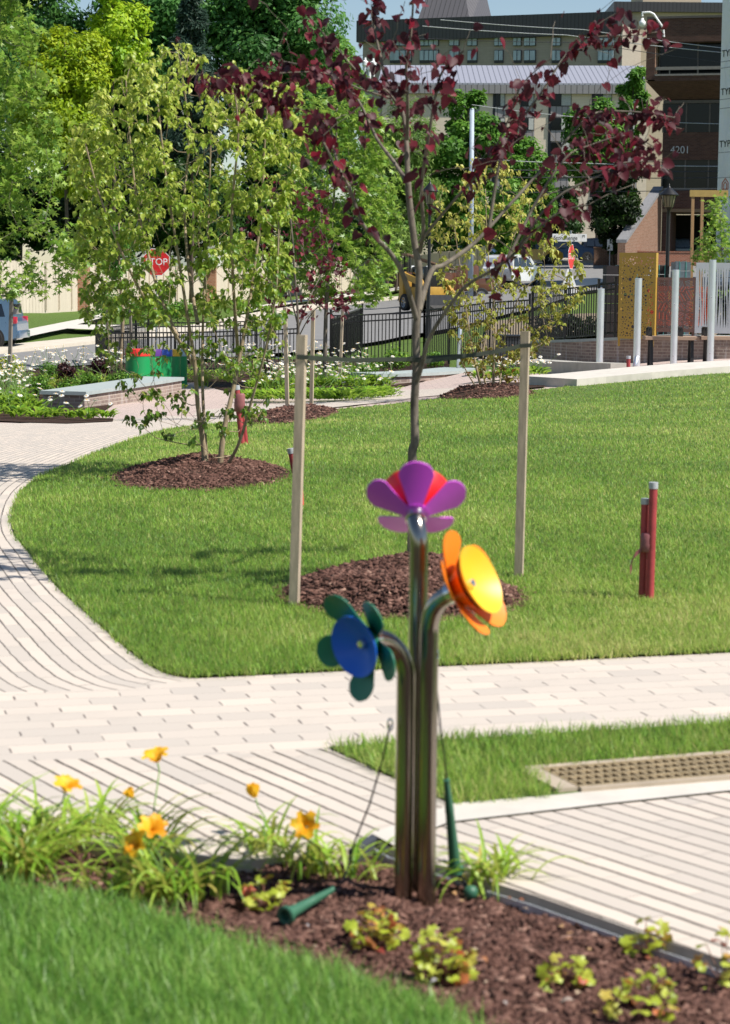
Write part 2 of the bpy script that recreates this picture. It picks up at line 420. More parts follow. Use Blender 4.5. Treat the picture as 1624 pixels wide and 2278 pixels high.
def uvcurve(poly):
    P = np.array(poly); seg = P[1:] - P[:-1]; L = np.linalg.norm(seg, axis=1); cum = np.concatenate([[0], np.cumsum(L)])
    def f(x, y):
        best = np.full(len(x), 1e9); U = np.zeros(len(x)); Vv = np.zeros(len(x))
        for i in range(len(seg)):
            d = seg[i] / L[i]; rx, ry = x - P[i, 0], y - P[i, 1]
            s = rx * d[0] + ry * d[1]
            if 0 < i: s = np.maximum(s, 0)
            if i < len(seg) - 1: s = np.minimum(s, L[i])
            dist = np.hypot(rx - s * d[0], ry - s * d[1]); k = dist < best
            best[k] = dist[k]; U[k] = (cum[i] + s)[k]; Vv[k] = dist[k]
        return np.column_stack([U, Vv])
    return f
# field A : curved path west of the lawn
AX = [(438, 1509), (280, 1534), (0, 1540), (-500, 1552)]
fa = lawn_left[:]  # from far to near
polyA = GP((-900, 945), (0, 942), (240, 934)) + GP((380, 925), (550, 925)) + fa + GP(*AX[1:]) 
sheet('paved_path', polyA, M_A, 0, .02, uvcurve(lawn_left), step=.12, minstep=.10)
BLOW = [(730, 1664), (514, 1677), (421, 1683), (0, 1692), (-500, 1700)]
polyB = GP(*AX[::-1]) + GP((1624, 1452), (1980, 1436), (3000, 1388)) + GP((3000, 1530), (1990, 1590), (1624, 1610)) + GP(*BLOW)
sheet('cross_path', polyB, M_B, 0, .02, uvdir(2.32, .61), step=.3)
BED = [(-500, 1800), (0, 1845), (290, 1890), (560, 1914), (775, 1892), (826, 1860), (875, 1888), (968, 1921), (1045, 1947), (1197, 1994), (1433, 2077), (1624, 2141), (2000, 2270), (2600, 2475)]
bed_edge = GP(*BED)
polyC1 = GP(*BLOW[::-1]) + GP((870, 1728), (1010, 1791)) + GP((1010, 1791), (826, 1857))[1:] + GP((775, 1892), (560, 1914), (290, 1890), (0, 1845), (-500, 1800))
sheet('paved_path', polyC1, M_C, 0, .02, uvdir(.517, -.856), step=.3)
BAND_T = [(1010, 1791), (1240, 1772), (1624, 1727), (1990, 1690), (3000, 1588)]
BAND_B = [(3000, 1612), (1990, 1722), (1624, 1762), (1342, 1792), (1068, 1824), (1000, 1832), (875, 1884)]
polyC2 = GP(*BAND_B[::-1]) + GP((3000, 1640), (3000, 2600), (2600, 2475), (2000, 2270), (1624, 2141), (1433, 2077), (1197, 1994), (1045, 1947), (968, 1921), (878, 1888))
sheet('paved_deck', polyC2, M_C, 0, .02, uvdir(.60, -.80, .07, .02), step=.3)
band = GP(*BAND_T) + GP(*BAND_B) + GP((826, 1858))
sheet('concrete_band', band, M_CONC, .006, .03, step=.3)
# end faces of paving along the planting bed
mb = MB()
ring = [bed_edge[i] for i in range(len(bed_edge))]
for a, b in zip(ring, ring[1:]):
    mb.poly([(a[0], a[1], .0), (b[0], b[1], .0), (b[0], b[1], -.12), (a[0], a[1], -.12)])
tag(mb.build('paving_edge', plain('paver_side', (.46, .39, .32), .9)), kind='structure')
# metal edging strip of the bed
mb = MB()
for a, b in zip(ring[5:], ring[6:]):
    a, b = Vector((*a, 0)), Vector((*b, 0)); d = (b - a).normalized(); n = Vector((d.y, -d.x, 0))
    if n.y > 0: n = -n
    a1, b1 = a + n * .014, b + n * .014
    mb.hexa([a1 + Vector((0, 0, -.1)), b1 + Vector((0, 0, -.1)), b1 + n * .005 + Vector((0, 0, -.1)), a1 + n * .005 + Vector((0, 0, -.1))],
            [a1 + Vector((0, 0, -.022)), b1 + Vector((0, 0, -.022)), b1 + n * .005 + Vector((0, 0, -.022)), a1 + n * .005 + Vector((0, 0, -.022))])
tag(mb.build('metal_edging', plain('edging_alu', (.55, .58, .62), .45, .35, .1)), 'thin grey metal edging strip between the mulch bed and the paving', 'edging strip')
mb = MB(); a, b = gnd(775, 1892), gnd(826, 1859)
a.z = -.1; b.z = -.1; d = (b - a).normalized(); n = Vector((d.y, -d.x, 0)); n = n if n.y < 0 else -n
mb.hexa([a, b, b + n * .03, a + n * .03], [p + Vector((0, 0, .104)) for p in (a, b, b + n * .03, a + n * .03)])
tag(mb.build('shaded_band_end', plain('band_end_shade', (.05, .055, .065), .6)), 'end face of the concrete band at the mulch bed, its shade painted in dark grey', 'concrete band end')  # end face of the concrete band, its shade put in as dark grey
# distant paving + plaza
plaza = GP((-900, 945), (0, 942), (240, 934), (380, 925), (550, 925), (550, 939), (637, 931), (753, 913), (931, 893), (1000, 887), (1200, 869), (1283, 858), (1450, 844), (1624, 829), (1900, 810), (1900, 782), (1624, 784), (1420, 795), (1300, 800), (1190, 805), (1100, 820), (1000, 830), (700, 835), (560, 835), (420, 842), (300, 850), (-200, 900), (-900, 910))
sheet('plaza_paving', plaza, M_P, -.012, .02, None, step=.4)
polyF = GP((430, 925), (560, 925), (640, 918), (760, 905), (930, 884), (1000, 878), (1200, 862), (1210, 848), (1060, 862), (880, 868), (870, 880), (700, 892), (560, 905), (440, 912))
sheet('plaza_path', polyF, M_A, .006, .02, None, step=.3)
# ------------------------------------------------------------------ lawns
sheet('lawn', lawn_poly, M_LAWN, .012, .02, None, step=.15)
sheet('lawn_strip', strip_poly, M_LAWN, .006, .02, None, step=.3)
NEARG = [(-300, 1960), (0, 1990), (200, 2012), (380, 2062), (520, 2115), (667, 2158), (867, 2216), (1000, 2268), (1080, 2330), (900, 2700), (-500, 2700)]
near_poly = GP(*NEARG)
sheet('front_lawn', near_poly, M_LAWN, .004, .02, None, step=.2)
# mulch bed between
def bedz(x, y):
    return -.038 + .012 * np.sin(x * 9 + 1) * np.sin(y * 7) + .01 * np.sin(x * 23) * np.sin(y * 19 + 2)
bed_poly = [bed_edge[0]] + bed_edge[1:5] + bed_edge[5:] + GP((2600, 2700), (900, 2700)) + near_poly[8:0:-1] + [near_poly[0]]
sheet('mulch_bed', bed_poly, M_MULCH, 0, .012, None, zf=bedz, step=.12, minstep=.03)
sheet('mulch_bed', [(-9, -8), (9, -8), (9, 3.4), (2.5, 3.7), (-9, 3.6)], M_MULCH, 0, .05, None, zf=lambda x, y: -.05 + 0 * x, step=1, minstep=.5)  # unseen mulch behind the camera, added so the steel posts reflect brown
# ------------------------------------------------------------------ grass blades
M_GRASS = leafm('grass_blade', [(.065, .17, .018), (.135, .295, .028), (.22, .39, .042), (.33, .46, .085), (.52, .49, .19)], .36, .42, .2)
M_GRASS2 = leafm('grass_blade_near', [(.075, .20, .025), (.15, .31, .045), (.24, .41, .075), (.40, .52, .17)], .36, .38, .3)
def blades(name, poly, n, ylo, yhi, w0, hlo, hhi, mat, k=1.0, pw=2.0, excl=(), holes=(), lean=.45, zf=None, brown=.12):
    P = np.array(poly); 
    # density ~ 1/y^pw, x spread with the outline
    m = int(n * 3.4); r = RNG.random(m)
    if pw == 2: y = 1 / (1 / ylo + r * (1 / yhi - 1 / ylo))
    else: y = ylo + r * (yhi - ylo)
    u = RNG.uniform(-.22, .32, m); x = u * y
    keep = inside(poly, x, y)
    for (ex, ey, rx, ry) in excl: keep &= ((x - ex) / rx) ** 2 + ((y - ey) / ry) ** 2 > .92 + .16 * RNG.random(m)
    for hp in holes: keep &= ~inside(hp, x, y)
    x, y = x[keep][:n], y[keep][:n]; m = len(x); x = x + RNG.uniform(-.03, .03, m); y = y + RNG.uniform(-.045, .03, m)
    z = hgt(x, y) if zf is None else zf(x, y)
    patch = np.array([noise.noise(Vector((a * 1.1, b * .8, 0))) for a, b in zip(x[::1], y[::1])])
    a = RNG.uniform(0, 6.283, m); ln = RNG.random(m) ** 1.1 * lean * 2.1
    d = np.column_stack([np.cos(a) * ln, np.sin(a) * ln, np.ones(m)])
    up = np.column_stack([np.cos(a + 1.57 * RNG.normal(0, .5, m)), np.sin(a), RNG.normal(0, .3, m)])
    hh = RNG.uniform(hlo, hhi, m) * (1 + .25 * patch)
    ww = np.minimum(w0 * np.maximum(y, 6) / 10 * RNG.uniform(.7, 1.4, m), .02) / hh
    p2 = np.array([noise.noise(Vector((a_ * .35 + 7, b_ * .3, 3))) + .5 * noise.noise(Vector((a_ * 5, b_ * 4, 1))) for a_, b_ in zip(x, y)])
    rn = np.clip(.36 + .34 * patch + .42 * p2 + RNG.normal(0, .23, m) + (RNG.random(m) < brown) * .4, 0, 1)
    return tag(leaves(name, np.column_stack([x, y, z + .005]), d, up, hh, T_BLADE, mat, None, rn, ww), kind='stuff')
MOUNDS = []  # (x, y, rx, ry, h)
def ell(px0, px1, py0, py1, h=.12):
    a = gnd((px0 + px1) / 2, py1); b = gnd((px0 + px1) / 2, py0)
    y = (a.y + b.y) / 2; return ((X_of(px0, y) + X_of(px1, y)) / 2, y, (X_of(px1, y) - X_of(px0, y)) / 2, (b.y - a.y) / 2, h)
MOUND_RB = ell(640, 1166, 1285, 1384, .17)
MOUND_DG = ell(262, 636, 1030, 1095, .12)
MOUND_R2 = ell(552, 748, 912, 942, .10)
MOUND_DR = ell(985, 1180, 866, 888, .15)
MO = [MOUND_RB, MOUND_DG, MOUND_R2, MOUND_DR]
EX = [m[:4] for m in MO]
blades('lawn_grass', lawn_poly, 540000, 8.4, 46, .0036, .028, .055, M_GRASS, excl=EX)
GRATE = GP((1180, 1722), (1225, 1713), (1624, 1682), (1830, 1666), (1960, 1700), (1624, 1735), (1240, 1776), (1225, 1770))
blades('strip_grass', strip_poly, 34000, 6.3, 8.6, .0042, .03, .065, M_GRASS, pw=1, holes=[GRATE])
blades('front_grass', near_poly, 42000, 3.9, 6.1, .0058, .035, .085, M_GRASS2, pw=1, lean=.5, brown=.05)
# mounds of mulch round the trees
M_CHIP = leafm('bark_chip', [(.030, .014, .010), (.075, .036, .027), (.125, .062, .047), (.19, .102, .078), (.34, .21, .16)], .0, .8, .2)
def mk_chip():
    v = [(-.5, 0, 0), (.5, .05, 0), (.42, 1, 0), (-.4, .92, 0), (-.45, .04, .22), (.45, .1, .25), (.36, .94, .2), (-.35, .88, .25)]
    q = [(4, 5, 6, 7), (0, 1, 5, 4), (1, 2, 6, 5), (2, 3, 7, 6), (3, 0, 4, 7)]
    return np.array(v), np.array([t for a, b, c, d in q for t in ((a, b, c), (a, c, d))])
T_CHIP = mk_chip()
def chips(name, x, y, z, s, parent=None):
    m = len(x); a = RNG.uniform(0, 6.283, m)
    d = np.column_stack([np.cos(a), np.sin(a), RNG.normal(.0, .22, m)]); up = np.column_stack([RNG.normal(0, .35, m), RNG.normal(0, .35, m), np.ones(m)])
    return tag(leaves(name, np.column_stack([x, y, z]), d, up, s, T_CHIP, M_CHIP, parent, np.clip(RNG.normal(.42, .22, m), 0, 1), RNG.uniform(.10, .34, m), False), kind='stuff')
def mound_h(m, x, y):
    r = np.sqrt(((x - m[0]) / m[2]) ** 2 + ((y - m[1]) / m[3]) ** 2)
    return m[4] * np.clip(1 - r ** 2.2, 0, 1) * (1 + .25 * np.sin(x * 9 + y * 3) * np.sin(y * 5))
for k, m in enumerate(MO):
    n = 40; poly = [(m[0] + m[2] * 1.03 * math.cos(t) * (1 + .05 * math.sin(5 * t + k)), m[1] + m[3] * 1.03 * math.sin(t) * (1 + .05 * math.sin(4 * t))) for t in np.linspace(0, 6.283, n, False)]
    sheet('mulch_ring', poly, M_MULCH, .016, .01, zf=lambda x, y, m=m: hgt(x, y) + mound_h(m, x, y), step=.05, minstep=.05)
    q = 15000 if k == 0 else 9000 if k == 1 else 2500
    r = np.sqrt(RNG.random(q)) * (1 + .18 * (RNG.random(q) < .07) * RNG.random(q)); t = RNG.uniform(0, 6.283, q); x = m[0] + m[2] * r * 1.04 * np.cos(t); y = m[1] + m[3] * r * 1.04 * np.sin(t)
    chips('mulch_chips', x, y, hgt(x, y) + mound_h(m, x, y) + .016, RNG.uniform(.014, .045, q) * (1 if k < 2 else 1.7))
x = RNG.uniform(-1.5, 1.6, 120000); y = RNG.uniform(4.3, 6.8, 120000); k = inside(bed_poly, x, y); x, y = x[k], y[k]
chips('bed_chips', x, y, bedz(x, y), RNG.uniform(.009, .036, len(x)))
# ------------------------------------------------------------------ flower chimes
def paint(name, c, rough=.42, coat=.12):
    t = NT(name); n = t.noise(14, t.obj, 3)
    t.pr(t.mix(t.math('MULTIPLY', n, .35), c, tuple(x * .75 for x in c)), t.math('MULTIPLY_ADD', n, .15, rough - .05), 0, .5, t.bump(t.noise(600, t.obj, 2), .05, .001), coat); return t.m
def steel():
    t = NT('stainless_tube'); m = t.n('ShaderNodeMapping', I={'Vector': t.obj, 'Scale': (60, 60, 2)}).outputs[0]
    n = t.noise(8, m, 5); g = t.noise(3, t.obj, 3)
    t.pr(t.mix(g, (.36, .325, .29), (.27, .24, .205)), t.math('MULTIPLY_ADD', n, .14, .10), 1, .5, t.bump(n, .05, .002)); return t.m
M_STEEL = steel(); M_BOLT = plain('polished_bolt', (.7, .7, .7), .15, 1, .05)
def frame_of(axis):
    z = Vector(axis).normalized(); x = Vector((0, 0, 1)).cross(z); x = x.normalized() if x.length > 1e-3 else Vector((1, 0, 0)); y = z.cross(x)
    return x, y, z
def arc(p0, p1, d1, n=14):
    """post top p0 (pointing up) bends to p1 with end direction d1"""
    L = (Vector(p1) - Vector(p0)).length; a = Vector(p0); d = Vector(p1); b = a + Vector((0, 0, 1)) * L * .42; c = d - Vector(d1).normalized() * L * .42
    o = []
    for i in range(n + 1):
        t = i / n; o.append(a * (1 - t) ** 3 + b * 3 * t * (1 - t) ** 2 + c * 3 * t * t * (1 - t) + d * t ** 3)
    return o
def chime(label, base, top, joint, axis, R0, Hb, petals, cpet, cbell, rp, hp, a0, r=.0252, pw=.052, cal=.8):
    root = thing('flower_chime', label, 'chime', base, 'metal flower chimes on steel posts')
    ax = Vector(axis).normalized(); j = Vector(joint)
    mb = MB(); mb.tube([Vector(base) - Vector((0, 0, .12)), Vector(base) + Vector((0, 0, .3))] + arc(top, j, ax, 18) + [j + ax * .012], r, 28)
    mb.build('post', M_STEEL, root, True, 40)
    x, y, z = frame_of(ax); M = Matrix(((x.x, y.x, z.x, j.x), (x.y, y.y, z.y, j.y), (x.z, y.z, z.z, j.z), (0, 0, 0, 1)))
    mb = MB(); t = .003
    zc0 = Hb - .038
    prof = [(.010, .004), (.03, .012), (R0 * .6, Hb * .5), (R0, Hb), (R0 - .0005, Hb + t), (R0 * .57, Hb * .5 + t), (.03, .016), (.004, .012)] if cal < .6 else [(.006, zc0 - .004), (R0 * .45, zc0 + .006), (R0 * .8, zc0 + .024), (R0, Hb), (R0 - .0005, Hb + t), (R0 * .79, zc0 + .024 + t * 1.2), (R0 * .44, zc0 + .006 + t * 1.3), (.004, zc0)]
    mb.lathe(prof, 56, M); bell = mb.build('bell', cbell, root, True, 50)
    mb = MB(); mb.lathe([(.024, -.002), (.036, .004), (R0 * .72 * cal, Hb * .48 * cal), (R0 * cal, Hb * .9 * cal), (R0 * .98 * cal, Hb * .91 * cal), (R0 * .68 * cal, Hb * .52 * cal), (.02, .012)], 48, M); mb.build('calyx', cpet, root, True, 50)
    mb = MB(); mb.lathe([(.0001, .0), (.013, .0), (.013, .012), (.010, .017), (.0001, .019)], 20, M @ Matrix.Translation((0, 0, zc0 if cal > .6 else .014))); mb.build('bolt', M_BOLT, root, True, 40)
    mb = MB(); mb.lathe([(r * 1.0, -.02), (r * 1.12, -.018), (r * 1.12, .0), (r * .9, .002)], 28, M); mb.build('collar', M_BOLT, root, True, 40)
    for k in range(petals):
        a = a0 + 2 * math.pi * k / petals
        mb = MB(); N = 16; rows = []
        for i in range(N + 1):
            s = i / N; rr = .02 + (rp - .02) * s
            zz = hp * (s ** .9) + .0
            hw = (.016 + (pw - .016) * min(1, s / .68) ** 1.15) if s < .68 else pw * math.sqrt(max(0, 1 - ((s - .68) / .325) ** 2))
            rows.append([(rr, hw * q, zz + .10 * (hw * q) ** 2 / .05) for q in (-1, -.6, -.2, .2, .6, 1)])
        ca, sa = math.cos(a), math.sin(a)
        V = [[M @ Vector((p[0] * ca - p[1] * sa, p[0] * sa + p[1] * ca, p[2] - th)) for p in row] for th in (0, .004) for row in rows]
        g = [[mb.bm.verts.new(p) for p in row] for row in V]; n1 = N + 1
        for i in range(N):
            for q in range(5):
                mb.bm.faces.new((g[i][q], g[i][q + 1], g[i + 1][q + 1], g[i + 1][q])); mb.bm.faces.new((g[n1 + i][q], g[n1 + i + 1][q], g[n1 + i + 1][q + 1], g[n1 + i][q + 1]))
            mb.bm.faces.new((g[i][0], g[i + 1][0], g[n1 + i + 1][0], g[n1 + i][0])); mb.bm.faces.new((g[i][5], g[n1 + i][5], g[n1 + i + 1][5], g[i + 1][5]))
        for q in range(5):
            mb.bm.faces.new((g[0][q], g[n1][q], g[n1][q + 1], g[0][q + 1])); mb.bm.faces.new((g[N][q], g[N][q + 1], g[n1 + N][q + 1], g[n1 + N][q]))
        mb.build('petal', cpet, root, True, 50)
    return root
def CB(px, Y): v = at(px, 900, Y); return Vector((X_of(px, Y), Y, -.05))
b1, b2, b3 = CB(897, 5.63), CB(946.5, 5.61), CB(921, 5.70)
b2.x -= 0; b1.x = at(897, 2008, 5.63).x; b2.x = at(947, 2008, 5.61).x; b3.x = at(922, 2000, 5.70).x
jp = at(925, 1146, 5.74)
chime('tallest steel flower chime with purple petals and a red bell facing away', b3, (b3.x, b3.y, jp.z - .085), jp, (.02, .78, .62), .094, .088, 5, paint('purple_paint', (.62, .075, .64)), paint('red_paint', (.75, .012, .02)), .140, .064, R(90), .0252, .048, .45)
jo = at(1010, 1316, 5.56)
chime('steel flower chime with orange petals and an open yellow bell facing right', b2, (b2.x, b2.y, jo.z - .125), jo, (.79, -.42, .44), .096, .086, 5, paint('orange_paint', (.88, .22, .006)), paint('yellow_paint', (.88, .50, .02)), .150, .064, R(96), .0252, .058)
jb = at(826, 1424, 5.57)
chime('lowest steel flower chime with dark green petals and a blue bell facing left', b1, (b1.x, b1.y, jb.z - .115), jb, (-.70, -.69, -.16), .084, .064, 5, paint('dark_green_paint', (.006, .17, .10)), paint('blue_paint', (.010, .13, .68)), .152, .066, R(52), .0252, .044)
# ------------------------------------------------------------------ mallets on cables
M_MAL = plain('green_rubber', (.035, .13, .075), .5, var=.08); M_CABLE = plain('black_cable', (.02, .02, .025), .4, .6)
def mallet(label, cable, tip, butt, head=None):
    tip, butt = Vector(tip), Vector(butt); d = (butt - tip).normalized(); L = (butt - tip).length
    root = thing('chime_mallet', label, 'mallet', butt)
    x, y, z = frame_of(d); M = Matrix(((x.x, y.x, z.x, tip.x), (x.y, y.y, z.y, tip.y), (x.z, y.z, z.z, tip.z), (0, 0, 0, 1)))
    mb = MB(); prof = [(.001, 0), (.009, .002)]
    for i in range(9): prof += [(.0085 + .0006 * i, .01 + i * .011), (.007 + .0006 * i, .0145 + i * .011)]
    prof += [(.0145, L * .7), (.0165, L - .03), (.018, L - .012), (.026, L - .004), (.027, L + .005), (.022, L + .008), (.015, L + .005), (.014, L - .01), (.001, L - .012)]
    mb.lathe(prof, 24, M); mb.build('handle', M_MAL, root, True, 40)
    mb = MB(); mb.tube(cable, .0028, 6); mb.build('cable', M_CABLE, root, True)
    mb = MB()
    c = Vector(cable[0]); n = 16
    mb.tube([c + Vector((.007 * math.cos(t), 0, .016 * math.sin(t))) for t in np.linspace(0, 6.283, n)], .003, 6); mb.build('clip', M_BOLT, root, True)
    if head is not None:
        mb = MB(); h = Vector(head); mb.lathe([(.0001, -.02), (.012, -.018), (.019, -.007), (.02, .005), (.014, .016), (.0001, .02)], 20, Matrix.Translation(h)); mb.build('beater_head', M_MAL, root, True)
        mb = MB(); mb.tube([butt, h], .006, 8); mb.build('rod', M_CABLE, root, True)
    return root
mallet('green tapered mallet standing upright on its cable right of the steel posts', [at(969, 1458, 5.60), at(971, 1520, 5.62), at(980, 1620, 5.64), at(991, 1700, 5.66), at(993, 1735, 5.67)], at(993, 1733, 5.67), at(1013, 1934, 5.74), (at(1047, 1985, 5.68)))
mallet('green mallet with flared end lying on the mulch left of the posts', [at(868, 1612, 5.60), at(851, 1690, 5.64), at(822, 1790, 5.66), at(790, 1870, 5.66), at(775, 1925, 5.66), at(764, 1958, 5.6), at(741, 1979, 5.62)], at(742, 1978, 5.62), at(637, 2036, 5.44))
# ------------------------------------------------------------------ foreground plants
M_DAY = leafm('daylily_leaf', ['4d7a20', '6fa02c', '94bd3c', 'b5cc5c', 'c4b062'], .4, .38, .4)
M_STEM = plain('green_stem', (.16, .28, .06), .5); M_LILY = leafm('lily_petal', [(.80, .30, .012), (.92, .47, .02), (.95, .62, .06)], .4, .45, .3)
def strap(base, a, L, w, curl, n=7, tilt=.35):
    """one arching strap leaf: returns verts, faces"""
    p = Vector(base); el = math.pi / 2 - tilt * random.uniform(.4, 1.3); V = []; Fq = []
    side = Vector((-math.sin(a), math.cos(a), 0))
    for i in range(n + 1):
        s = i / n; ww = w * (1 - s ** 2.6) * (.6 + .4 * min(1, s * 4)) + .0006
        d = Vector((math.cos(a) * math.cos(el), math.sin(a) * math.cos(el), math.sin(el))); up = side.cross(d)
        V += [p - side * ww + up * ww * -.5, p.copy(), p + side * ww + up * ww * -.5]
        p = p + d * (L / n); el -= curl / n * (1 + .5 * s)
    for i in range(n):
        q = i * 3; Fq += [(q, q + 1, q + 4, q + 3), (q + 1, q + 2, q + 5, q + 4)]
    return V, Fq
def straps(name, base, n, Lr, w, mat, parent, spread=.05, curl=(.8, 2.2), tilt=.45):
    V = []; Fc = []; rn = []
    for _ in range(n):
        a = random.uniform(0, 6.283); b = Vector(base) + Vector((random.gauss(0, spread), random.gauss(0, spread), 0))
        v, f = strap(b, a, random.uniform(*Lr), w * random.uniform(.7, 1.2), random.uniform(*curl), tilt=tilt)
        o = len(V); V += v; Fc += [tuple(o + i for i in q) for q in f]; rn += [min(1, max(0, random.gauss(.45, .22)))] * len(v)
    return np_mesh(name, np.array([tuple(v) for v in V]), Fc, mat, parent, rn, True)
def lily_bloom(c, axis, s, parent, petals=6, openn=1.0):
    x, y, z = frame_of(axis); c = Vector(c); V = []; Fc = []; rn = []
    for k in range(petals):
        a = k * 2 * math.pi / petals + random.uniform(-.1, .1); N = 6; o = len(V); wd = .42 if k % 2 else .3
        for i in range(N + 1):
            t = i / N; r = s * openn * (.05 + .75 * t ** 1.7); h = s * (t * .95 - .42 * openn * t ** 3); ww = s * wd * math.sin(min(1, t * 1.05 + .1) * 2.7) + .001
            rad = x * math.cos(a) + y * math.sin(a); tan = y * math.cos(a) - x * math.sin(a)
            for q in (-1, 0, 1): V.append(c + rad * r + z * (h + abs(q) * ww * .35) + tan * ww * q * (1 + random.uniform(-.12, .12)))
        for i in range(N):
            q = o + i * 3; Fc += [(q, q + 1, q + 4, q + 3), (q + 1, q + 2, q + 5, q + 4)]
        rn += [random.random()] * (3 * (N + 1))
    return np_mesh('bloom', np.array([tuple(v) for v in V]), Fc, M_LILY, parent, rn, True)
def bed_pt(px, py):
    # ground of the planting bed, 5 cm below the paving
    d = ray(px, py); t = (HC + .035) / -d.z; return Vector((d.x * t, d.y * t, -.038))
LIL = [ # px,py of the base, leaves, length, blooms [(px,py,dY,ax)], label
 (40, 1962, 46, (.22, .42), [(145, 1752, .1, (.3, -.3, 1))], 'daylily clump at the left edge with one upright orange bloom above it'),
 (-60, 1930, 40, (.2, .42), [], None),
 (95, 1905, 36, (.2, .36), [], 'flowerless daylily clump in front of the pavers near the left edge'),
 (215, 1880, 30, (.16, .3), [(296, 1764, .05, (-.6, -.1, .8))], 'daylily clump with a small half open orange bud leaning left'),
 (330, 1925, 30, (.2, .34), [(350, 1686, .3, (-.2, -.3, 1))], 'daylily clump below the tallest single orange bloom over the pavers'),
 (365, 2010, 26, (.18, .34), [(335, 1842, .0, (.25, -.5, .7)), (315, 1872, -.02, (-.5, -.6, .4))], 'daylily clump with a pair of orange blooms side by side'),
 (255, 2005, 14, (.14, .28), [], 'sparse daylily tuft on the bare mulch beside the front lawn'),
 (440, 1995, 24, (.16, .32), [], 'flowerless daylily clump with broad arching leaves in mid bed'),
 (585, 1905, 26, (.14, .28), [(568, 1765, .1, (-.3, -.1, 1))], 'daylily clump with a narrow unopened orange bud on a thin stem'),
 (685, 1945, 26, (.14, .27), [(683, 1830, .02, (-.15, -.75, .4))], 'daylily clump with a flat open orange bloom left of the chimes'),
 (775, 1952, 12, (.12, .24), [], 'small daylily tuft between the lying mallet and the steel posts'),
 (1095, 1975, 34, (.14, .27), [], 'flowerless daylily clump right of the chimes beside the edging'),
]
for i, (px, py, n, Lr, bl, lab) in enumerate(LIL):
    b = bed_pt(px, py)
    root = thing('daylily', lab or 'flowerless daylily clump cut by the left edge of the picture', 'daylily', b, 'daylilies in the mulch bed')
    straps('leaves', b, int(n * 1.6), Lr, .0062, M_DAY, root, .04)
    for (qx, qy, dY, ax) in bl:
        c = at(qx, qy + 10, b.y + dY); s = .05 if 'bud' not in lab else .036
        mb = MB(); m1 = b.lerp(c, .5) + Vector((random.uniform(-.02, .02), 0, .03)); axv = Vector(ax).normalized()
        mb.tube([b, b.lerp(m1, .5) + Vector((0, 0, .02)), m1, c - axv * .03, c - axv * .004], [.003, .003, .0026, .0024, .003], 6); mb.build('stem', M_STEM, root, True)
        if 'unopened' in lab: lily_bloom(c, ax, .05, root, 6, .22)
        else: lily_bloom(c, ax, s * 1.08, root, 6, 1.0 if 'bud' not in lab else .55)
# heuchera
M_HEU = leafm('heuchera_leaf', ['8a5a33', '7d9427', 'a3b53a', 'bcc956', 'c96a4a'], .35, .4, .35)
def mk_scal():
    v = [(0, .3, .02)]; n = 11
    for i in range(n):
        t = -2.5 + 5.0 * i / (n - 1); r = .52 + .09 * (-1) ** i; v.append((r * math.sin(t), .35 + r * math.cos(t) * .9, -.12 + .12 * math.cos(t * 3)))
    return np.array(v), np.array([(0, i + 1, i) for i in range(1, n)])
T_SCAL = mk_scal()
HEU = [(838, 2098, 24, .058, 'lime heuchera clump in the mulch just below the steel posts'), (985, 2172, 26, .066, 'lime heuchera clump beside the front lawn, right of centre'), (1262, 2195, 14, .044, 'small green heuchera in the bare mulch of the right half'), (1440, 2120, 12, .046, 'small heuchera with red leaves near the edging strip at right'), (1430, 2262, 16, .07, 'low heuchera cut by the bottom edge right of the front lawn'), (1612, 2190, 16, .08, 'heuchera cut by the right edge of the picture'), (588, 2012, 14, .05, 'dull green heuchera behind the lying mallet')]
for px, py, n, s, lab in HEU:
    b = bed_pt(px, py); root = thing('heuchera', lab, 'heuchera', b, 'heucheras in the mulch bed')
    a = RNG.uniform(0, 6.283, n * 2); r = s * np.sqrt(RNG.random(n * 2)); hh = s * (.2 + 1.75 * RNG.random(n * 2)) * (1.15 - r / s * .6)
    pos = np.column_stack([b.x + r * np.cos(a), b.y + r * np.sin(a), b.z + hh])
    leaves('foliage', pos, np.column_stack([np.cos(a), np.sin(a), RNG.normal(-.1, .3, n * 2)]), np.column_stack([RNG.normal(0, .6, n * 2), RNG.normal(-.4, .6, n * 2), np.ones(n * 2)]), RNG.uniform(.024, .045, n * 2), T_SCAL, M_HEU, root, np.clip(RNG.normal(.52, .22, n * 2), 0, 1))
    mb = MB()
    for p in pos[::2]: mb.tube([b, Vector(p)], .0012, 4)
    mb.build('stalks', plain('red_stalk', (.22, .10, .06), .6), root)
# fallen leaves / pebble bits on the bed
px = RNG.uniform(650, 1600, 60); py = RNG.uniform(1990, 2270, 60)
pts = [bed_pt(a, b) for a, b in zip(px, py)]; P = np.array([(p.x, p.y, p.z + .02) for p in pts])
P = P[inside(bed_poly, P[:, 0], P[:, 1])]; k = len(P); a = RNG.uniform(0, 6.28, k)
tag(leaves('fallen_leaves', P, np.column_stack([np.cos(a), np.sin(a), np.zeros(k)]), np.column_stack([RNG.normal(0, .3, k), RNG.normal(0, .3, k), np.ones(k)]), RNG.uniform(.012, .03, k), T_DROOP, leafm('dry_leaf', ['7b2a22', 'a9794f', 'c9a77a', '8e8f96'], .1, .7), None), kind='stuff')
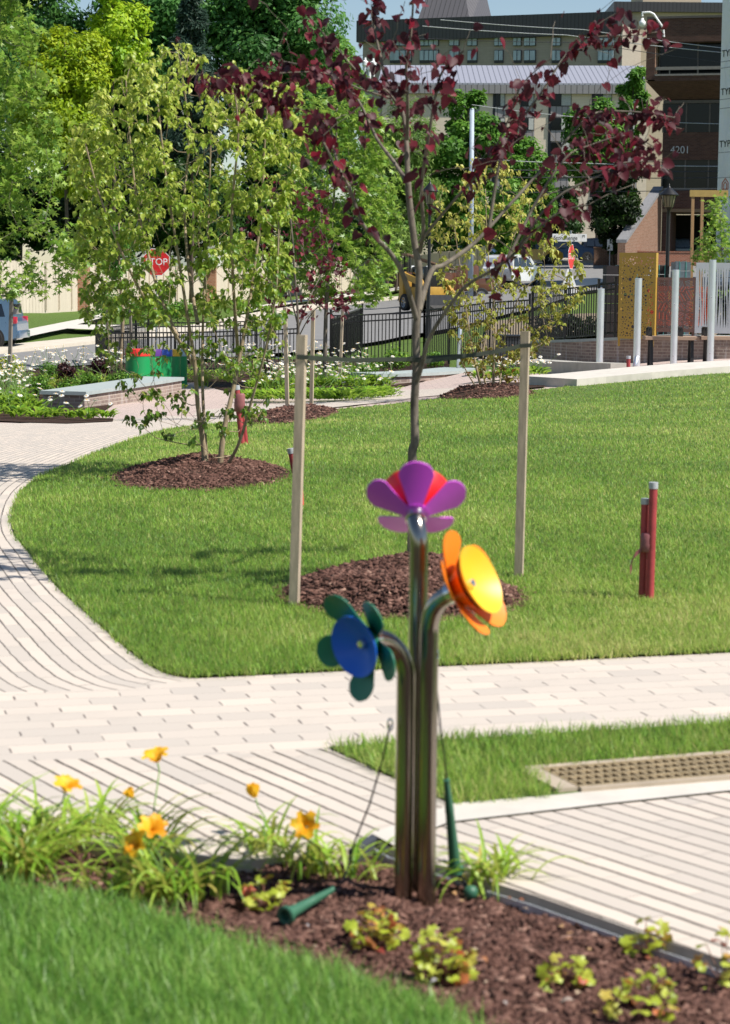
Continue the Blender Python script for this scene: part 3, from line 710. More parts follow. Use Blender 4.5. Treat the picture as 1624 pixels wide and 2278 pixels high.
# drain grate with its concrete frame
fr = GP((1160, 1722), (1225, 1716), (1624, 1683), (1760, 1672), (1850, 1712), (1624, 1731), (1240, 1773), (1225, 1770))
gq = [gnd(*p) for p in ((1205, 1722), (1624, 1688), (1840, 1672), (1900, 1704), (1624, 1730), (1285, 1762))]
root = thing('drain_grate', 'rusty steel bar grate set in concrete in the grass strip', 'drain grate', gq[0])
mb = MB(); A = Vector((*gq[0].xy, .020)); Bv = Vector((*gq[2].xy, .020)); ux = (Bv - A).normalized(); uy = Vector((*gq[5].xy, .020)) - A; WL = (Bv - A).length; WW = uy.length; uy.normalize(); z = Vector((0, 0, 1))
M_RUST = plain('rusty_steel', (.42, .33, .20), .6, .3, .3, 30); nb = int(WL / .032)
for i in range(nb + 1):
    p = A + ux * (WL * i / nb); mb.hexa([p, p + ux * .005, p + ux * .005 + uy * WW, p + uy * WW], [q + z * -.03 for q in (p, p + ux * .005, p + ux * .005 + uy * WW, p + uy * WW)])
mb.build('bars', M_RUST, root)
mb = MB()
for j in range(5):
    p = A + uy * (WW * j / 4) + z * .003; mb.hexa([p, p + ux * WL, p + ux * WL + uy * .006, p + uy * .006], [q - z * .02 for q in (p, p + ux * WL, p + ux * WL + uy * .006, p + uy * .006)])
mb.build('cross_bars', M_RUST, root)
mb = MB(); d1 = .05
for s_, e_, wv in ((A - uy * d1 - ux * d1, A - uy * d1 + ux * (WL + d1), uy * d1 * .9), (A + uy * (WW + .008), A + uy * (WW + .008) + ux * WL, uy * .02), (A - ux * d1 * 1.6, A - ux * d1 * 1.6 + uy * (WW + .01), ux * d1 * 1.5)):
    mb.hexa([s_ - z * .03, e_ - z * .03, e_ + wv - z * .03, s_ + wv - z * .03], [s_ + z * .0, e_ + z * .0, e_ + wv + z * .0, s_ + wv + z * .0])
mb.build('concrete_frame', plain('frame_concrete', (.40, .33, .25), .9), root)
mb = MB(); c0 = [A + z * -.011, A + ux * WL + z * -.011, A + ux * WL + uy * WW + z * -.011, A + uy * WW + z * -.011]; mb.poly(c0); mb.build('pit_floor', plain('pit_floor', (.20, .14, .07), .9), root)
# ------------------------------------------------------------------ trees
def barkm(name, a, b, sc=18, st=(1, 1, .35)):
    t = NT(name); m = t.n('ShaderNodeMapping', I={'Vector': t.obj, 'Scale': st}).outputs[0]; n = t.noise(sc, m, 6, .7)
    t.pr(t.ramp(n, (.3, a), (.7, b)), .85, 0, .2, t.bump(n, .6, .01)); return t.m
M_BARK = barkm('grey_bark', (.075, .063, .052), (.24, .205, .165)); M_BARK2 = barkm('brown_bark', (.06, .045, .035), (.17, .13, .10)); M_BARK3 = barkm('tan_bark', (.16, .12, .075), (.42, .33, .22))
M_WOOD = plain('weathered_stake', (.43, .345, .25), .85, var=.24, scale=10, bump=.003, stretch=(6, 6, .7)); M_WOOD2 = plain('grey_stake', (.22, .19, .16), .85, var=.15, scale=10, stretch=(6, 6, .7))
M_STRAP = plain('dark_strap', (.022, .028, .018), .6)
class Tree:
    """skeleton of polylines with radius; grow() hangs extra twigs on the nearest node"""
    def __init__(s): s.lines = []; s.nodes = []
    def limb(s, pts, r0, r1):
        pts = [Vector(p) for p in pts]; n = len(pts); q = []
        # catmull resample
        for i in range(n - 1):
            p0, p1, p2, p3 = pts[max(0, i - 1)], pts[i], pts[i + 1], pts[min(n - 1, i + 2)]
            for k in range(4):
                t = k / 4; q.append(.5 * ((2 * p1) + (p2 - p0) * t + (2 * p0 - 5 * p1 + 4 * p2 - p3) * t * t + (3 * p1 - p0 - 3 * p2 + p3) * t ** 3))
        q.append(pts[-1]); m = len(q); rs = [r0 + (r1 - r0) * (i / (m - 1)) ** .62 for i in range(m)]
        s.lines.append((q, rs)); s.nodes += [(p, r) for p, r in zip(q, rs)]; return q
    def grow(s, tips, rt, wig=.08, up=.15, rmax=.5):
        P = np.array([tuple(n[0]) for n in s.nodes]); Rr = [n[1] for n in s.nodes]
        P = list(P); c = P[0]
        tips = sorted(tips, key=lambda t: (Vector(t) - Vector(c)).length)
        arr = np.array(P)
        for t in tips:
            t = np.array(t); dv = t - arr; dist = np.linalg.norm(dv, axis=1)
            score = dist + 1.2 * np.maximum(0, .35 * dist - dv[:, 2]) 
            i = int(np.argmin(score)); a = Vector(arr[i]); b = Vector(t); L = (b - a).length
            k = 4; pts = []
            for j in range(k + 1):
                f = j / k; p = a.lerp(b, f) + Vector((0, 0, -up * L * math.sin(math.pi * f))) 
                if 0 < j < k: p += Vector((random.gauss(0, wig * L * .3), random.gauss(0, wig * L * .3), random.gauss(0, wig * L * .2)))
                pts.append(p)
            r0 = min(Rr[i] * .75, rt * (1.2 + 2.2 * L)); rs = [r0 + (rt - r0) * j / k for j in range(k + 1)]
            s.lines.append((pts, rs)); arr = np.vstack([arr, np.array([tuple(p) for p in pts[1:]])]); Rr += rs[1:]
            s.nodes += [(p, r) for p, r in zip(pts[1:], rs[1:])]
    def build(s, name, mat, parent, n=(10, 5)):
        mb = MB()
        for pts, rs in s.lines: mb.tube(pts, rs, n[0] if rs[0] > .012 else n[1], rs[0] > .02)
        return mb.build(name, mat, parent, True)
def droop_clusters(name, pts, per, size, mat, parent, T=T_DROOP, droop=(.3, 1.3), rndf=None, spread=.03, tilt=.5):
    n = len(pts) * per; P = np.repeat(np.array([tuple(p) for p in pts]), per, 0) + RNG.normal(0, spread, (n, 3))
    a = RNG.uniform(0, 6.283, n); dz = -RNG.uniform(*droop, n)
    d = np.column_stack([np.cos(a), np.sin(a), dz]); up = np.column_stack([RNG.normal(0, tilt, n), RNG.normal(0, tilt, n), np.ones(n)])
    rn = np.clip(RNG.normal(.5, .22, n) if rndf is None else rndf(P), 0, 1)
    return leaves(name, P, d, up, RNG.uniform(size * .7, size * 1.25, n), T, mat, parent, rn)
# ---- the staked redbud in the middle of the lawn
D0 = 11.3
def pp(px, py, dy=0): return at(px, py, D0 + dy)
root = thing('redbud_tree', 'staked young redbud with dark maroon heart shaped leaves in the middle of the lawn', 'tree', gnd(918, 1300))
T = Tree(); g0 = gnd(918, 1318); 
T.limb([(pp(918, 1330).x, D0, .0), pp(917, 1200), pp(921, 1100), pp(917, 1010), pp(923, 980), pp(922, 900), pp(926, 815), pp(925, 740), pp(930, 676), pp(932, 600), pp(922, 540), pp(912, 460), pp(907, 401)], .031, .017)
L = {}
L['c1'] = T.limb([pp(907, 401), pp(904, 308, .05), pp(894, 247, .1), pp(863, 192, .15), pp(845, 120, .2), pp(832, 51, .25), pp(836, -30, .25)], .017, .005)
L['c2'] = T.limb([pp(906, 310, 0), pp(907, 219, -.15), pp(904, 147, -.2), pp(913, 90, -.25), pp(921, -20, -.25)], .012, .005)
L['c3'] = T.limb([pp(934, 560), pp(942, 507, -.1), pp(938, 411, -.2), pp(955, 295, -.35), pp(969, 212, -.4), pp(985, 158, -.4), pp(1031, 113, -.45)], .013, .005)
L['l1'] = T.limb([pp(928, 715), pp(900, 620, -.1), pp(873, 569, -.15), pp(835, 528, -.2), pp(806, 497, -.25), pp(774, 411, -.3), pp(752, 387, -.35), pp(726, 329, -.4), pp(700, 290, -.45), pp(678, 262, -.5)], .017, .005)
L['l1b'] = T.limb([pp(766, 405, -.3), pp(742, 330, -.2), pp(725, 262, -.1), pp(640, 236, -.2), pp(568, 199, -.3)], .008, .003)
L['l2'] = T.limb([pp(905, 404), pp(873, 356, .2), pp(842, 315, .3), pp(822, 274, .4), pp(794, 219, .5), pp(753, 178, .6), pp(690, 150, .6), pp(620, 135, .7)], .013, .004)
L['l3'] = T.limb([pp(893, 247, .1), pp(863, 205, .0), pp(828, 185, -.1), pp(787, 151, -.2), pp(746, 103, -.25), pp(708, 62, -.3), pp(681, 25, -.3)], .009, .003)
L['l4'] = T.limb([pp(870, 219, .1), pp(794, 195, .1), pp(739, 168, 0), pp(688, 160, -.1), pp(590, 165, -.2), pp(500, 175, -.25), pp(440, 185, -.3)], .007, .002)
L['r1'] = T.limb([pp(928, 845, -.02), pp(940, 805, -.06), pp(950, 765, -.1), pp(968, 728, -.15), pp(1002, 678, -.2), pp(1038, 635, -.25), pp(1098, 599, -.35), pp(1146, 563, -.4), pp(1194, 510, -.5), pp(1250, 470, -.55), pp(1310, 455, -.6)], .016, .004)
L['r2'] = T.limb([pp(932, 690), pp(959, 604, .1), pp(988, 589, .15), pp(1043, 551, .25), pp(1074, 522, .3), pp(1112, 480, .4), pp(1205, 377, .5), pp(1287, 281, .6), pp(1331, 250, .65), pp(1427, 250, .7), pp(1500, 262, .7)], .018, .004)
L['r3'] = T.limb([pp(1088, 508, .3), pp(1098, 440, .3), pp(1112, 360, .3), pp(1140, 295, .3), pp(1205, 205, .3), pp(1260, 120, .35), pp(1308, 85, .4), pp(1403, 79, .4), pp(1470, 70, .45)], .012, .003)
L['r4'] = T.limb([pp(1130, 575, -.38), pp(1198, 440, -.3), pp(1260, 350, -.25), pp(1308, 325, -.2), pp(1397, 301, -.2), pp(1460, 330, -.2)], .010, .003)
L['r5'] = T.limb([pp(1150, 555, -.4), pp(1232, 445, -.5), pp(1335, 390, -.5), pp(1390, 362, -.5), pp(1480, 360, -.5)], .009, .003)
L['r6'] = T.limb([pp(933, 540, -.05), pp(993, 466, -.2), pp(1048, 404, -.3), pp(1090, 350, -.35), pp(1130, 270, -.4), pp(1160, 190, -.4), pp(1225, 130, -.45)], .011, .003)
L['r7'] = T.limb([pp(1290, 100, .38), pp(1330, 55, .4), pp(1370, 30, .4)], .005, .002)
pts = []; 
def leafpts(q, n, f0=.3):
    m = len(q); n = int(n * 1.75)
    for _ in range(n):
        i = f0 + (1 - f0) * random.random() ** .75; k = i * (m - 1.001); a = int(k); p = q[a].lerp(q[a + 1], k - a)
        pts.append(p + Vector((random.gauss(0, .035), random.gauss(0, .06), random.gauss(-.01, .03))))
for k, n, f in (('c1', 56, .15), ('c2', 30, .15), ('c3', 46, .25), ('l1', 34, .35), ('l1b', 50, .3), ('l2', 62, .3), ('l3', 34, .3), ('l4', 66, .25), ('r1', 34, .6), ('r2', 72, .55), ('r3', 62, .3), ('r4', 46, .3), ('r5', 40, .35), ('r6', 50, .25), ('r7', 10, .2)):
    leafpts(L[k], n, f)
# twigs that carry leaves off the limbs
tips = [p + Vector((random.gauss(0, .11), random.gauss(0, .18), random.gauss(.03, .09))) for p in random.sample(pts, 200)]
T.grow(tips, .0016, .1, -.05); pts += [t + Vector((random.gauss(0, .02),) * 3) for t in tips]
T.build('trunk', M_BARK, root)
M_RED = leafm('redbud_leaf', ['200a11', '3a141e', '501c28', '7a1428', '74404a'], .34, .48, .24)
n = len(pts); a = RNG.uniform(0, 6.283, n); P = np.array([tuple(p) for p in pts])
leaves('foliage', P, np.column_stack([np.cos(a) * .55, np.sin(a) * .55, -RNG.uniform(-.1, 1.2, n)]), np.column_stack([np.cos(a) + RNG.normal(0, .8, n), np.sin(a) + RNG.normal(0, .8, n), RNG.uniform(-.3, 1, n)]), RNG.uniform(.028, .074, n), T_HEART, M_RED, root, np.clip(RNG.normal(.45, .25, n), 0, 1), RNG.uniform(.6, 1.05, n))
# stakes and straps of the redbud
def stake(label, base, top, w, mat=None, group='stakes beside the young trees'):
    b, t = Vector(base), Vector(top); z = (t - b).normalized(); x = Vector((1, -.25, 0)).normalized(); y = z.cross(x).normalized(); x = y.cross(z); h = w / 2
    q = [x * -h + y * -h, x * h + y * -h, x * h + y * h, x * -h + y * h]; mb = MB(); b2 = b - z * .15
    mb.hexa([b2 + p for p in q], [t + p for p in q]); o = mb.build('tree_stake', mat or M_WOOD); return tag(o, label, 'stake', group)
s1b, s1t = at(654, 1362, 10.56), at(672, 745, 10.56); s2b, s2t = at(1154, 1287, 11.7), at(1169, 737, 11.7)
stake('pale square wooden stake left of the redbud on the lawn', s1b, s1t, .045); stake('pale square wooden stake right of the redbud on the lawn', s2b, s2t, .045)
def strap_tie(label, pts, w=.022):
    mb = MB(); pts = [Vector(p) for p in pts]
    for a, b in zip(pts, pts[1:]):
        n = Vector((0, .002, 0)); u = Vector((0, 0, w / 2)); mb.hexa([a - u, b - u, b - u + n, a - u + n], [a + u, b + u, b + u + n, a + u + n])
    return tag(mb.build('tree_tie', M_STRAP), label, 'tree tie')
ring = [(pp(924, 798).x + .037 * math.cos(t), D0 + .037 * math.sin(t), 0) for t in np.linspace(math.pi, -math.pi, 9)]
def zed(px, py, Y): return at(px, py, Y)
a1 = at(660, 794, 10.53); a2 = at(686, 795, 10.53)
strap_tie('dark strap tying the redbud trunk to its left stake', [a1, a2, at(740, 799, 10.7), at(800, 801, 10.9), at(870, 799, 11.1), at(915, 800, 11.26), at(940, 799, 11.25), at(938, 796, 11.36), at(905, 799, 11.2), at(800, 802, 10.93), at(690, 797, 10.58)])
strap_tie('dark strap tying the redbud trunk to its right stake', [at(1182, 768, 11.66), at(1156, 770, 11.66), at(1100, 783, 11.55), at(1030, 793, 11.45), at(945, 804, 11.25), at(908, 800, 11.26), at(912, 797, 11.36), at(945, 796, 11.3), at(1060, 790, 11.5), at(1150, 772, 11.68)])
# ---- multi-stem dogwoods
def outline_pts(rows, Y, dy, n, wt=None):
    ys = np.array([r[0] for r in rows], float); x0 = np.array([r[1] for r in rows], float); x1 = np.array([r[2] for r in rows], float)
    o = []
    while len(o) < n:
        py = random.uniform(ys[0], ys[-1]); a, b = np.interp(py, ys, x0), np.interp(py, ys, x1); full = max(x1 - x0)
        if random.random() * full > (b - a): continue
        if wt and random.random() > wt(py): continue
        f = random.uniform(-1, 1); f = math.copysign(abs(f) ** .8, f); px = (a + b) / 2 + f * (b - a) / 2
        g = random.uniform(-1, 1) * math.sqrt(max(0, 1 - f * f * .8)); o.append(tuple(at(px, py, Y + g * dy)))
    return o
M_DOG = leafm('dogwood_leaf', ['2a4c18', '487220', '78962e', '9fb042', 'c0c466'], .40, .4, .4)
def dogwood(label, base, Y, dy, rows, stems, ntip, per, size, mat, rt=.0024, r0=.035, wt=None, extra=0, bark=None):
    g = gnd(*base); root = thing('dogwood_tree', label, 'tree', g, 'multi stemmed dogwoods')
    T = Tree()
    for i, st in enumerate(stems):
        q = [at(*p) for p in st]
        if st[0][1] > 1000 or Y > 30 and st[0][1] > 860: q[0].z = h1(q[0].x, q[0].y)
        T.limb(q, r0 * (1 if i < 2 else .6), r0 * .22)
    tips = outline_pts(rows, Y, dy, ntip, wt); T.grow(tips, rt, .1, .12)
    T.build('trunk', bark or M_BARK3, root, (8, 4))
    nod = [p for p, r in T.nodes if r < rt * 1.5]; cl = [Vector(t) for t in tips] + random.sample(nod, min(len(nod), extra))
    cl = [c for c in cl if not (Y < 20 and (330 < proj(c)[0] < 382 and 562 < proj(c)[1] < 614 or proj(c)[1] > 720 and random.random() < .35))]
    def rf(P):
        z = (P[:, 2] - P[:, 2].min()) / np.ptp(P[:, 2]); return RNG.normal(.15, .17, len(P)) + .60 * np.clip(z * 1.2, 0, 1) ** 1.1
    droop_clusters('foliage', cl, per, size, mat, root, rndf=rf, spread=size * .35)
    return root
rowsL = [(100, 320, 410), (140, 270, 520), (190, 225, 665), (280, 160, 670), (400, 150, 660), (520, 170, 650), (620, 180, 650), (720, 190, 630), (820, 240, 630), (920, 270, 610), (985, 340, 560)]
Yd = 18.0
stL = [[(458, 1058, Yd), (452, 990, Yd), (440, 900, Yd - .1), (432, 800, Yd - .15), (415, 690, Yd - .2), (395, 560, Yd - .3), (370, 400, Yd - .3), (350, 220, Yd - .3)],
 [(487, 1055, Yd), (498, 960, Yd), (520, 860, Yd + .1), (540, 760, Yd + .2), (560, 640, Yd + .3), (580, 480, Yd + .4), (590, 300, Yd + .4), (600, 180, Yd + .4)],
 [(462, 1055, Yd + .1), (452, 900, Yd + .2), (450, 780, Yd + .3), (455, 640, Yd + .4), (465, 450, Yd + .5), (470, 250, Yd + .5)],
 [(490, 1058, Yd), (530, 990, Yd - .2), (560, 890, Yd - .3), (590, 780, Yd - .4), (615, 640, Yd - .5), (620, 480, Yd - .5)],
 [(436, 820, Yd - .1), (380, 730, Yd - .3), (320, 660, Yd - .5), (270, 560, Yd - .7), (220, 430, Yd - .7), (190, 320, Yd - .7)],
 [(440, 720, Yd - .15), (420, 600, Yd + .3), (410, 450, Yd + .7), (420, 300, Yd + .8), (400, 130, Yd + .6)],
 [(530, 790, Yd + .2), (520, 650, Yd - .1), (515, 480, Yd - .4), (530, 300, Yd - .6), (520, 190, Yd - .6)],
 [(395, 750, Yd - .2), (350, 640, Yd), (310, 480, Yd + .2), (290, 320, Yd + .3), (280, 180, Yd + .3)]]
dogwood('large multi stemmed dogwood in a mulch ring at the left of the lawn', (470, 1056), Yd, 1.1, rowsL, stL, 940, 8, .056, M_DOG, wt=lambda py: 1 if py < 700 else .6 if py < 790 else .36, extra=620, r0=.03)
# two long low branches that reach over the seat wall
Yr = 38.5; M_DOG2 = leafm('dogwood_leaf_dry', ['6f3d18', '7d7a2a', '97a03c', 'b5b458', 'c7c06c'], .38, .45, .35)
rowsR = [(350, 1040, 1120), (400, 990, 1190), (480, 960, 1240), (560, 960, 1280), (640, 985, 1310), (720, 1000, 1250), (780, 1010, 1220), (840, 1040, 1150)]
stR = [[(1075, 872, Yr), (1060, 820, Yr), (1045, 740, Yr), (1030, 640, Yr), (1010, 500, Yr)], [(1098, 872, Yr), (1098, 800, Yr), (1100, 700, Yr), (1085, 560, Yr), (1080, 420, Yr)], [(1110, 872, Yr), (1118, 800, Yr + .3), (1130, 720, Yr + .3), (1170, 640, Yr + .3), (1230, 610, Yr + .3), (1290, 650, Yr + .3)], [(1085, 872, Yr), (1075, 780, Yr + .3), (1120, 600, Yr + .5), (1160, 480, Yr + .5)], [(1070, 872, Yr), (1040, 830, Yr), (1020, 790, Yr - .2)]]
dogwood('drying multi stemmed dogwood with tan and olive leaves on the far edge of the lawn', (1092, 872), Yr, 1.1, rowsR, stR, 380, 6, .085, M_DOG2, .004, .032, extra=160)
# ---- second redbud behind the left dogwood
Y2 = 34.0; g = gnd(664, 925); root = thing('redbud_tree', 'smaller staked redbud with sparse maroon leaves behind the left dogwood', 'tree', g)
T = Tree(); T.limb([(g.x, g.y, g.z), at(664, 860, Y2), at(664, 760, Y2), at(662, 690, Y2), at(655, 600, Y2), at(650, 520, Y2), at(640, 440, Y2)], .035, .01)
T.limb([at(662, 720, Y2), at(640, 640, Y2), at(610, 560, Y2 - .3), (at(580, 480, Y2 - .5))], .015, .006); T.limb([at(664, 730, Y2), at(690, 660, Y2), at(720, 600, Y2 + .3), at(745, 540, Y2 + .4)], .015, .006); T.limb([at(664, 750, Y2), at(700, 690, Y2 - .3), at(760, 655, Y2 - .4), at(800, 650, Y2 - .4)], .012, .004)
tips = outline_pts([(410, 560, 700), (480, 530, 730), (560, 530, 760), (650, 560, 790), (700, 580, 760)], Y2, .9, 120); T.grow(tips, .003, .1, .05); T.build('trunk', M_BARK, root, (8, 4))
cl = [Vector(t) for t in tips] + random.sample([p for p, r in T.nodes if r < .004], 60)
droop_clusters('foliage', cl, 3, .075, M_RED, root, T_HEART, (.3, 1.4), spread=.06, tilt=.8)
def G2(px, Y): return on(px, Y)
stake('pale wooden stake left of the smaller redbud behind the dogwood', on(641, Y2 - .3), at(634, 684, Y2 - .3), .055); stake('pale wooden stake right of the smaller redbud behind the dogwood', on(694, Y2 + .5), at(697, 690, Y2 + .5), .055)
# ---- sweetgums with star leaves
M_SG = leafm('sweetgum_leaf', ['35601a', '587f26', '82a33c', 'aabf5c'], .40, .4, .4)
def sweetgum(label, Y, trunkpx, rows, ntip, per, size, dy, r0=.07, extra=200, dens=None):
    g = on(trunkpx[0][0], Y); root = thing('sweetgum_tree', label, 'tree', g, 'young sweetgums')
    T = Tree(); q = [at(a, b, Y) for a, b in trunkpx]; q[0] = g; T.limb(q, r0, r0 * .25)
    tips = outline_pts(rows, Y, dy, ntip); T.grow(tips, .006, .08, .06); T.build('trunk', M_BARK, root, (8, 4))
    cl = [Vector(t) for t in tips] + random.sample([p for p, r in T.nodes if r < .012], extra)
    droop_clusters('foliage', cl, per, size, M_SG, root, T_STAR, (-.1, 1.2), spread=size * .8, tilt=.8)
sweetgum('young sweetgum filling the left edge above the blue car', 47.5, [(-30, 900), (-28, 640), (-20, 300), (0, 0), (10, -150)], [(-220, -60, 50), (-60, -160, 60), (60, -200, 80), (200, -210, 115), (330, -210, 135), (450, -200, 125), (530, -180, 195), (610, -160, 180), (655, -120, 100)], 560, 9, .15, 1.5, .08, 380)
sweetgum('young sweetgum behind the big redbud and left of the lamp post', 53, [(724, 880), (725, 700), (735, 560), (745, 400), (750, 240)], [(180, 700, 800), (260, 660, 850), (380, 630, 890), (480, 640, 890), (560, 650, 880), (620, 660, 870), (665, 690, 840)], 360, 9, .15, 1.5, .07, 300)
stake('weathered round stake at the left edge among the daisies', on(18, 46.5), at(26, 650, 46.5), .07, M_WOOD2)
stake('pale stake right of the middle sweetgum in front of the tall fence', on(757, 52), at(763, 672, 52), .06, M_WOOD)
# ---- small street trees and the big background trees
def cloud(c, rad, ncl, clr, n, seed, cone=False, flat=.8, low=-1):
    rg = np.random.default_rng(seed); v = nrm(rg.normal(size=(ncl * 3, 3))); r = rg.random(ncl * 3) ** .45
    p = v * r[:, None]; p = p[p[:, 2] > low][:ncl]; ncl = len(p)
    if cone:
        zz = rg.random(ncl) ** 1.3; a = rg.uniform(0, 6.283, ncl); rr = (1 - zz) ** .9 * np.sqrt(rg.uniform(.35, 1, ncl)); p = np.column_stack([rr * np.cos(a), rr * np.sin(a), zz * 2 - 1])
    cc = np.array(c) + p * np.array(rad)
    k = rg.integers(0, ncl, n); cs = clr * rg.uniform(.55, 1.25, ncl)
    d = nrm(rg.normal(size=(n, 3))); rr = rg.random(n) ** .4
    P = cc[k] + d * (rr * cs[k])[:, None] * np.array([1, 1, flat])
    nr = nrm(d * .7 + p[k] * .5 + np.array([0, 0, .35]) + rg.normal(0, .45, (n, 3)))
    return P, nr, rg, cc, cs, k
def bgtree(name, label, px, Y, pyt, pyb, hw, cols, n, leaf, seed, ncl=46, cone=False, trunk=True, bark=None, group='trees behind the park', clr=None, dy=None, cat='tree', trans=.3, asp=.5):
    top, bot = at(px, pyt, Y), at(px, pyb, Y); hx_ = abs(X_of(px + hw, Y) - X_of(px, Y)); c = (top + bot) / 2; rz = (top.z - bot.z) / 2
    g = on(px, Y); root = thing(name, label, cat, g, group)
    cl = clr or (.34 * hx_ if not cone else .22 * hx_)
    P, nr, rg, cc, cs, k = cloud(c, (max(.2, hx_ - cl * .6), (dy or hx_) - cl * .6 if (dy or hx_) > cl else .3, max(.2, rz - cl * .5)), ncl, cl, n, seed, cone)
    dd = np.cross(nr, nrm(rg.normal(size=(n, 3)))); tone = rg.normal(0, .13, ncl + 5)[k]
    rn = np.clip(.5 + tone + rg.normal(0, .17, n), 0, 1)
    m = leafm(name + '_leaf', cols, trans, .5, .25)
    leaves('crown', P, dd, nr, leaf * rg.uniform(.65, 1.3, n), T_DIAMOND, m, root, rn, asp * 1.6)
    if trunk:
        T = Tree(); r0 = .045 * hx_ + .05
        T.limb([g, g.lerp(Vector((c.x, c.y, bot.z)), .6) + Vector((.1, 0, 0)), Vector((c.x, c.y, bot.z + rz * .5)), Vector((c.x, c.y, top.z - rz * .3))], r0, r0 * .25)
        sel = rg.permutation(len(cc))[:min(26, len(cc))]; T.grow([tuple(cc[i]) for i in sel], r0 * .12, .08, .1); T.build('trunk', bark or M_BARK2, root, (8, 4))
    return root
DK = ['16290d', '23401a', '33561f', '456b2a']; MID = ['2c5219', '446f24', '5f8c32', '7fa748']; YG = ['55720f', '7a9714', '9aae1f', 'b3bd34']; BL = ['26481f', '3a652e', '50803c', '6f9c50']; SP = ['1a2a22', '2a3f33', '3c5547', '567060']; BLK = ['0c1509', '15240e', '20360f', '2f4c14']
bgtree('locust_tree', 'bright yellow green tree between the left sweetgum and the dogwood', 145, 118, 30, 470, 130, YG, 36000, .30, 11, 60, asp=.45)
bgtree('locust_tree', 'yellow green treetop reaching the top edge near the upper left corner', 250, 124, -60, 230, 95, ['5d8a18', '7fa41c', '9fbb28', 'b9cb3a'], 9000, .30, 12, 40)
bgtree('maple_tree', 'dark green maple left of the spruce with a grey roof behind it', 350, 150, -200, 420, 175, BL, 32000, .40, 13, 90)
bgtree('maple_tree', 'large green maple right of the spruce reaching the top edge', 600, 150, -190, 400, 185, BL, 42000, .40, 14, 100)
bgtree('maple_tree', 'rounded green maple with sky behind its top just left of the tower', 728, 160, 15, 420, 95, MID, 22000, .40, 15, 60)
bgtree('spruce_tree', 'dark blue green spruce between two maples', 425, 132, -60, 360, 84, SP, 26000, .40, 16, 90, True, asp=.25)
bgtree('dark_tree', 'dark evergreen above the cream fence left of the stop sign', 215, 128, 300, 600, 150, BLK, 24000, .32, 17, 50)
bgtree('dark_tree', 'shady dark tree behind the dogwood above the cream fence', 420, 138, 280, 600, 150, DK, 26000, .34, 18, 50)
bgtree('dark_tree', 'shady dark tree above the fence behind the smaller redbud', 630, 150, 270, 600, 150, DK, 26000, .34, 19, 50)
bgtree('dark_tree', 'dark tree over the fence at the far left', 20, 130, 260, 600, 130, DK, 22000, .34, 20, 50)
bgtree('willow_tree', 'soft green feathery tree right of the middle sweetgum', 890, 128, 190, 605, 110, ['3c5c24', '577a32', '779644', '98b060'], 40000, .30, 21, 60, asp=.22)
bgtree('street_tree', 'green tree in front of the lower beige building behind the utility pole', 1040, 165, 180, 580, 105, MID, 26000, .42, 22, 50)
bgtree('street_tree', 'dense green tree hiding the left windows of the beige building', 1160, 150, 300, 560, 90, MID, 20000, .36, 23, 44)
bgtree('street_tree', 'light green tree in front of the office wall and the beige building', 1325, 172, 195, 440, 80, MID, 16000, .40, 24, 40)
bgtree('street_tree', 'thin green treetop beside the dark brick office', 1408, 176, 140, 320, 40, MID, 5000, .36, 25, 20)
bgtree('evergreen_shrub_tree', 'broad dark evergreen left of the sloped brick wing wall', 1362, 146, 330, 575, 72, BLK, 16000, .34, 26, 46, asp=.4)
bgtree('street_tree', 'leafy tree above the parked cars near the street sign', 1240, 178, 400, 560, 60, DK, 7000, .36, 27, 30)
bgtree('street_tree', 'bright tree behind the drying dogwood by the road', 1120, 120, 430, 610, 60, ['33581a', '4f7c22', '6f9a30', '93b448'], 8000, .28, 28, 30)
bgtree('fence_tree', 'small green tree standing before the cream fence behind the lamp post', 860, 150, 330, 560, 60, MID, 8000, .34, 29, 30)
bgtree('fence_tree', 'thin young tree between the cream fence and the sidewalk', 880, 150, 470, 600, 45, MID, 2600, .28, 30, 18)
bgtree('maple_tree', 'tall green tree at the top left corner behind the sweetgum', 40, 152, -220, 380, 190, BL, 32000, .42, 33, 80)
bgtree('dark_tree', 'deep green tree between the locust and the maples', 250, 155, 120, 600, 120, DK, 24000, .36, 34, 60)
bgtree('hedge_tree', 'dark leafy hedge line behind the cream fence right of the smaller redbud', 780, 172, 430, 625, 130, DK, 18000, .36, 35, 60)
bgtree('hedge_tree', 'dark bushes at the foot of the cream apartment block', 1090, 185, 440, 600, 190, DK, 20000, .40, 36, 70)
# small staked tree beyond the wall
bgtree('young_tree', 'thin staked young tree beyond the grey capped seat wall', 265, 62, 470, 640, 60, MID, 1500, .13, 31, 24, group=None, bark=M_BARK3)
stake('grey stake left of the thin young tree beyond the seat wall', on(241, 61.5), at(239, 690, 61.5), .07, M_WOOD2); stake('grey stake right of the thin young tree beyond the seat wall', on(292, 62.3), at(290, 688, 62.3), .07, M_WOOD2)
# multi-lobed small tree at the right edge
sg = on(1612, 57); root = thing('young_tree', 'small bright tree in front of the white building wrap at the right edge', 'tree', sg)
T = Tree(); T.limb([sg, at(1610, 640, 57), at(1606, 560, 57), at(1600, 450, 57)], .03, .008)
tips = outline_pts([(440, 1585, 1612), (480, 1578, 1614), (520, 1560, 1630), (570, 1545, 1680), (595, 1550, 1680)], 57, .7, 110); T.grow(tips, .005); T.build('trunk', M_BARK, root, (8, 4))
droop_clusters('foliage', [Vector(t) for t in tips], 9, .12, M_SG, root, T_STAR, (-.1, 1.0), spread=.09, tilt=.7)

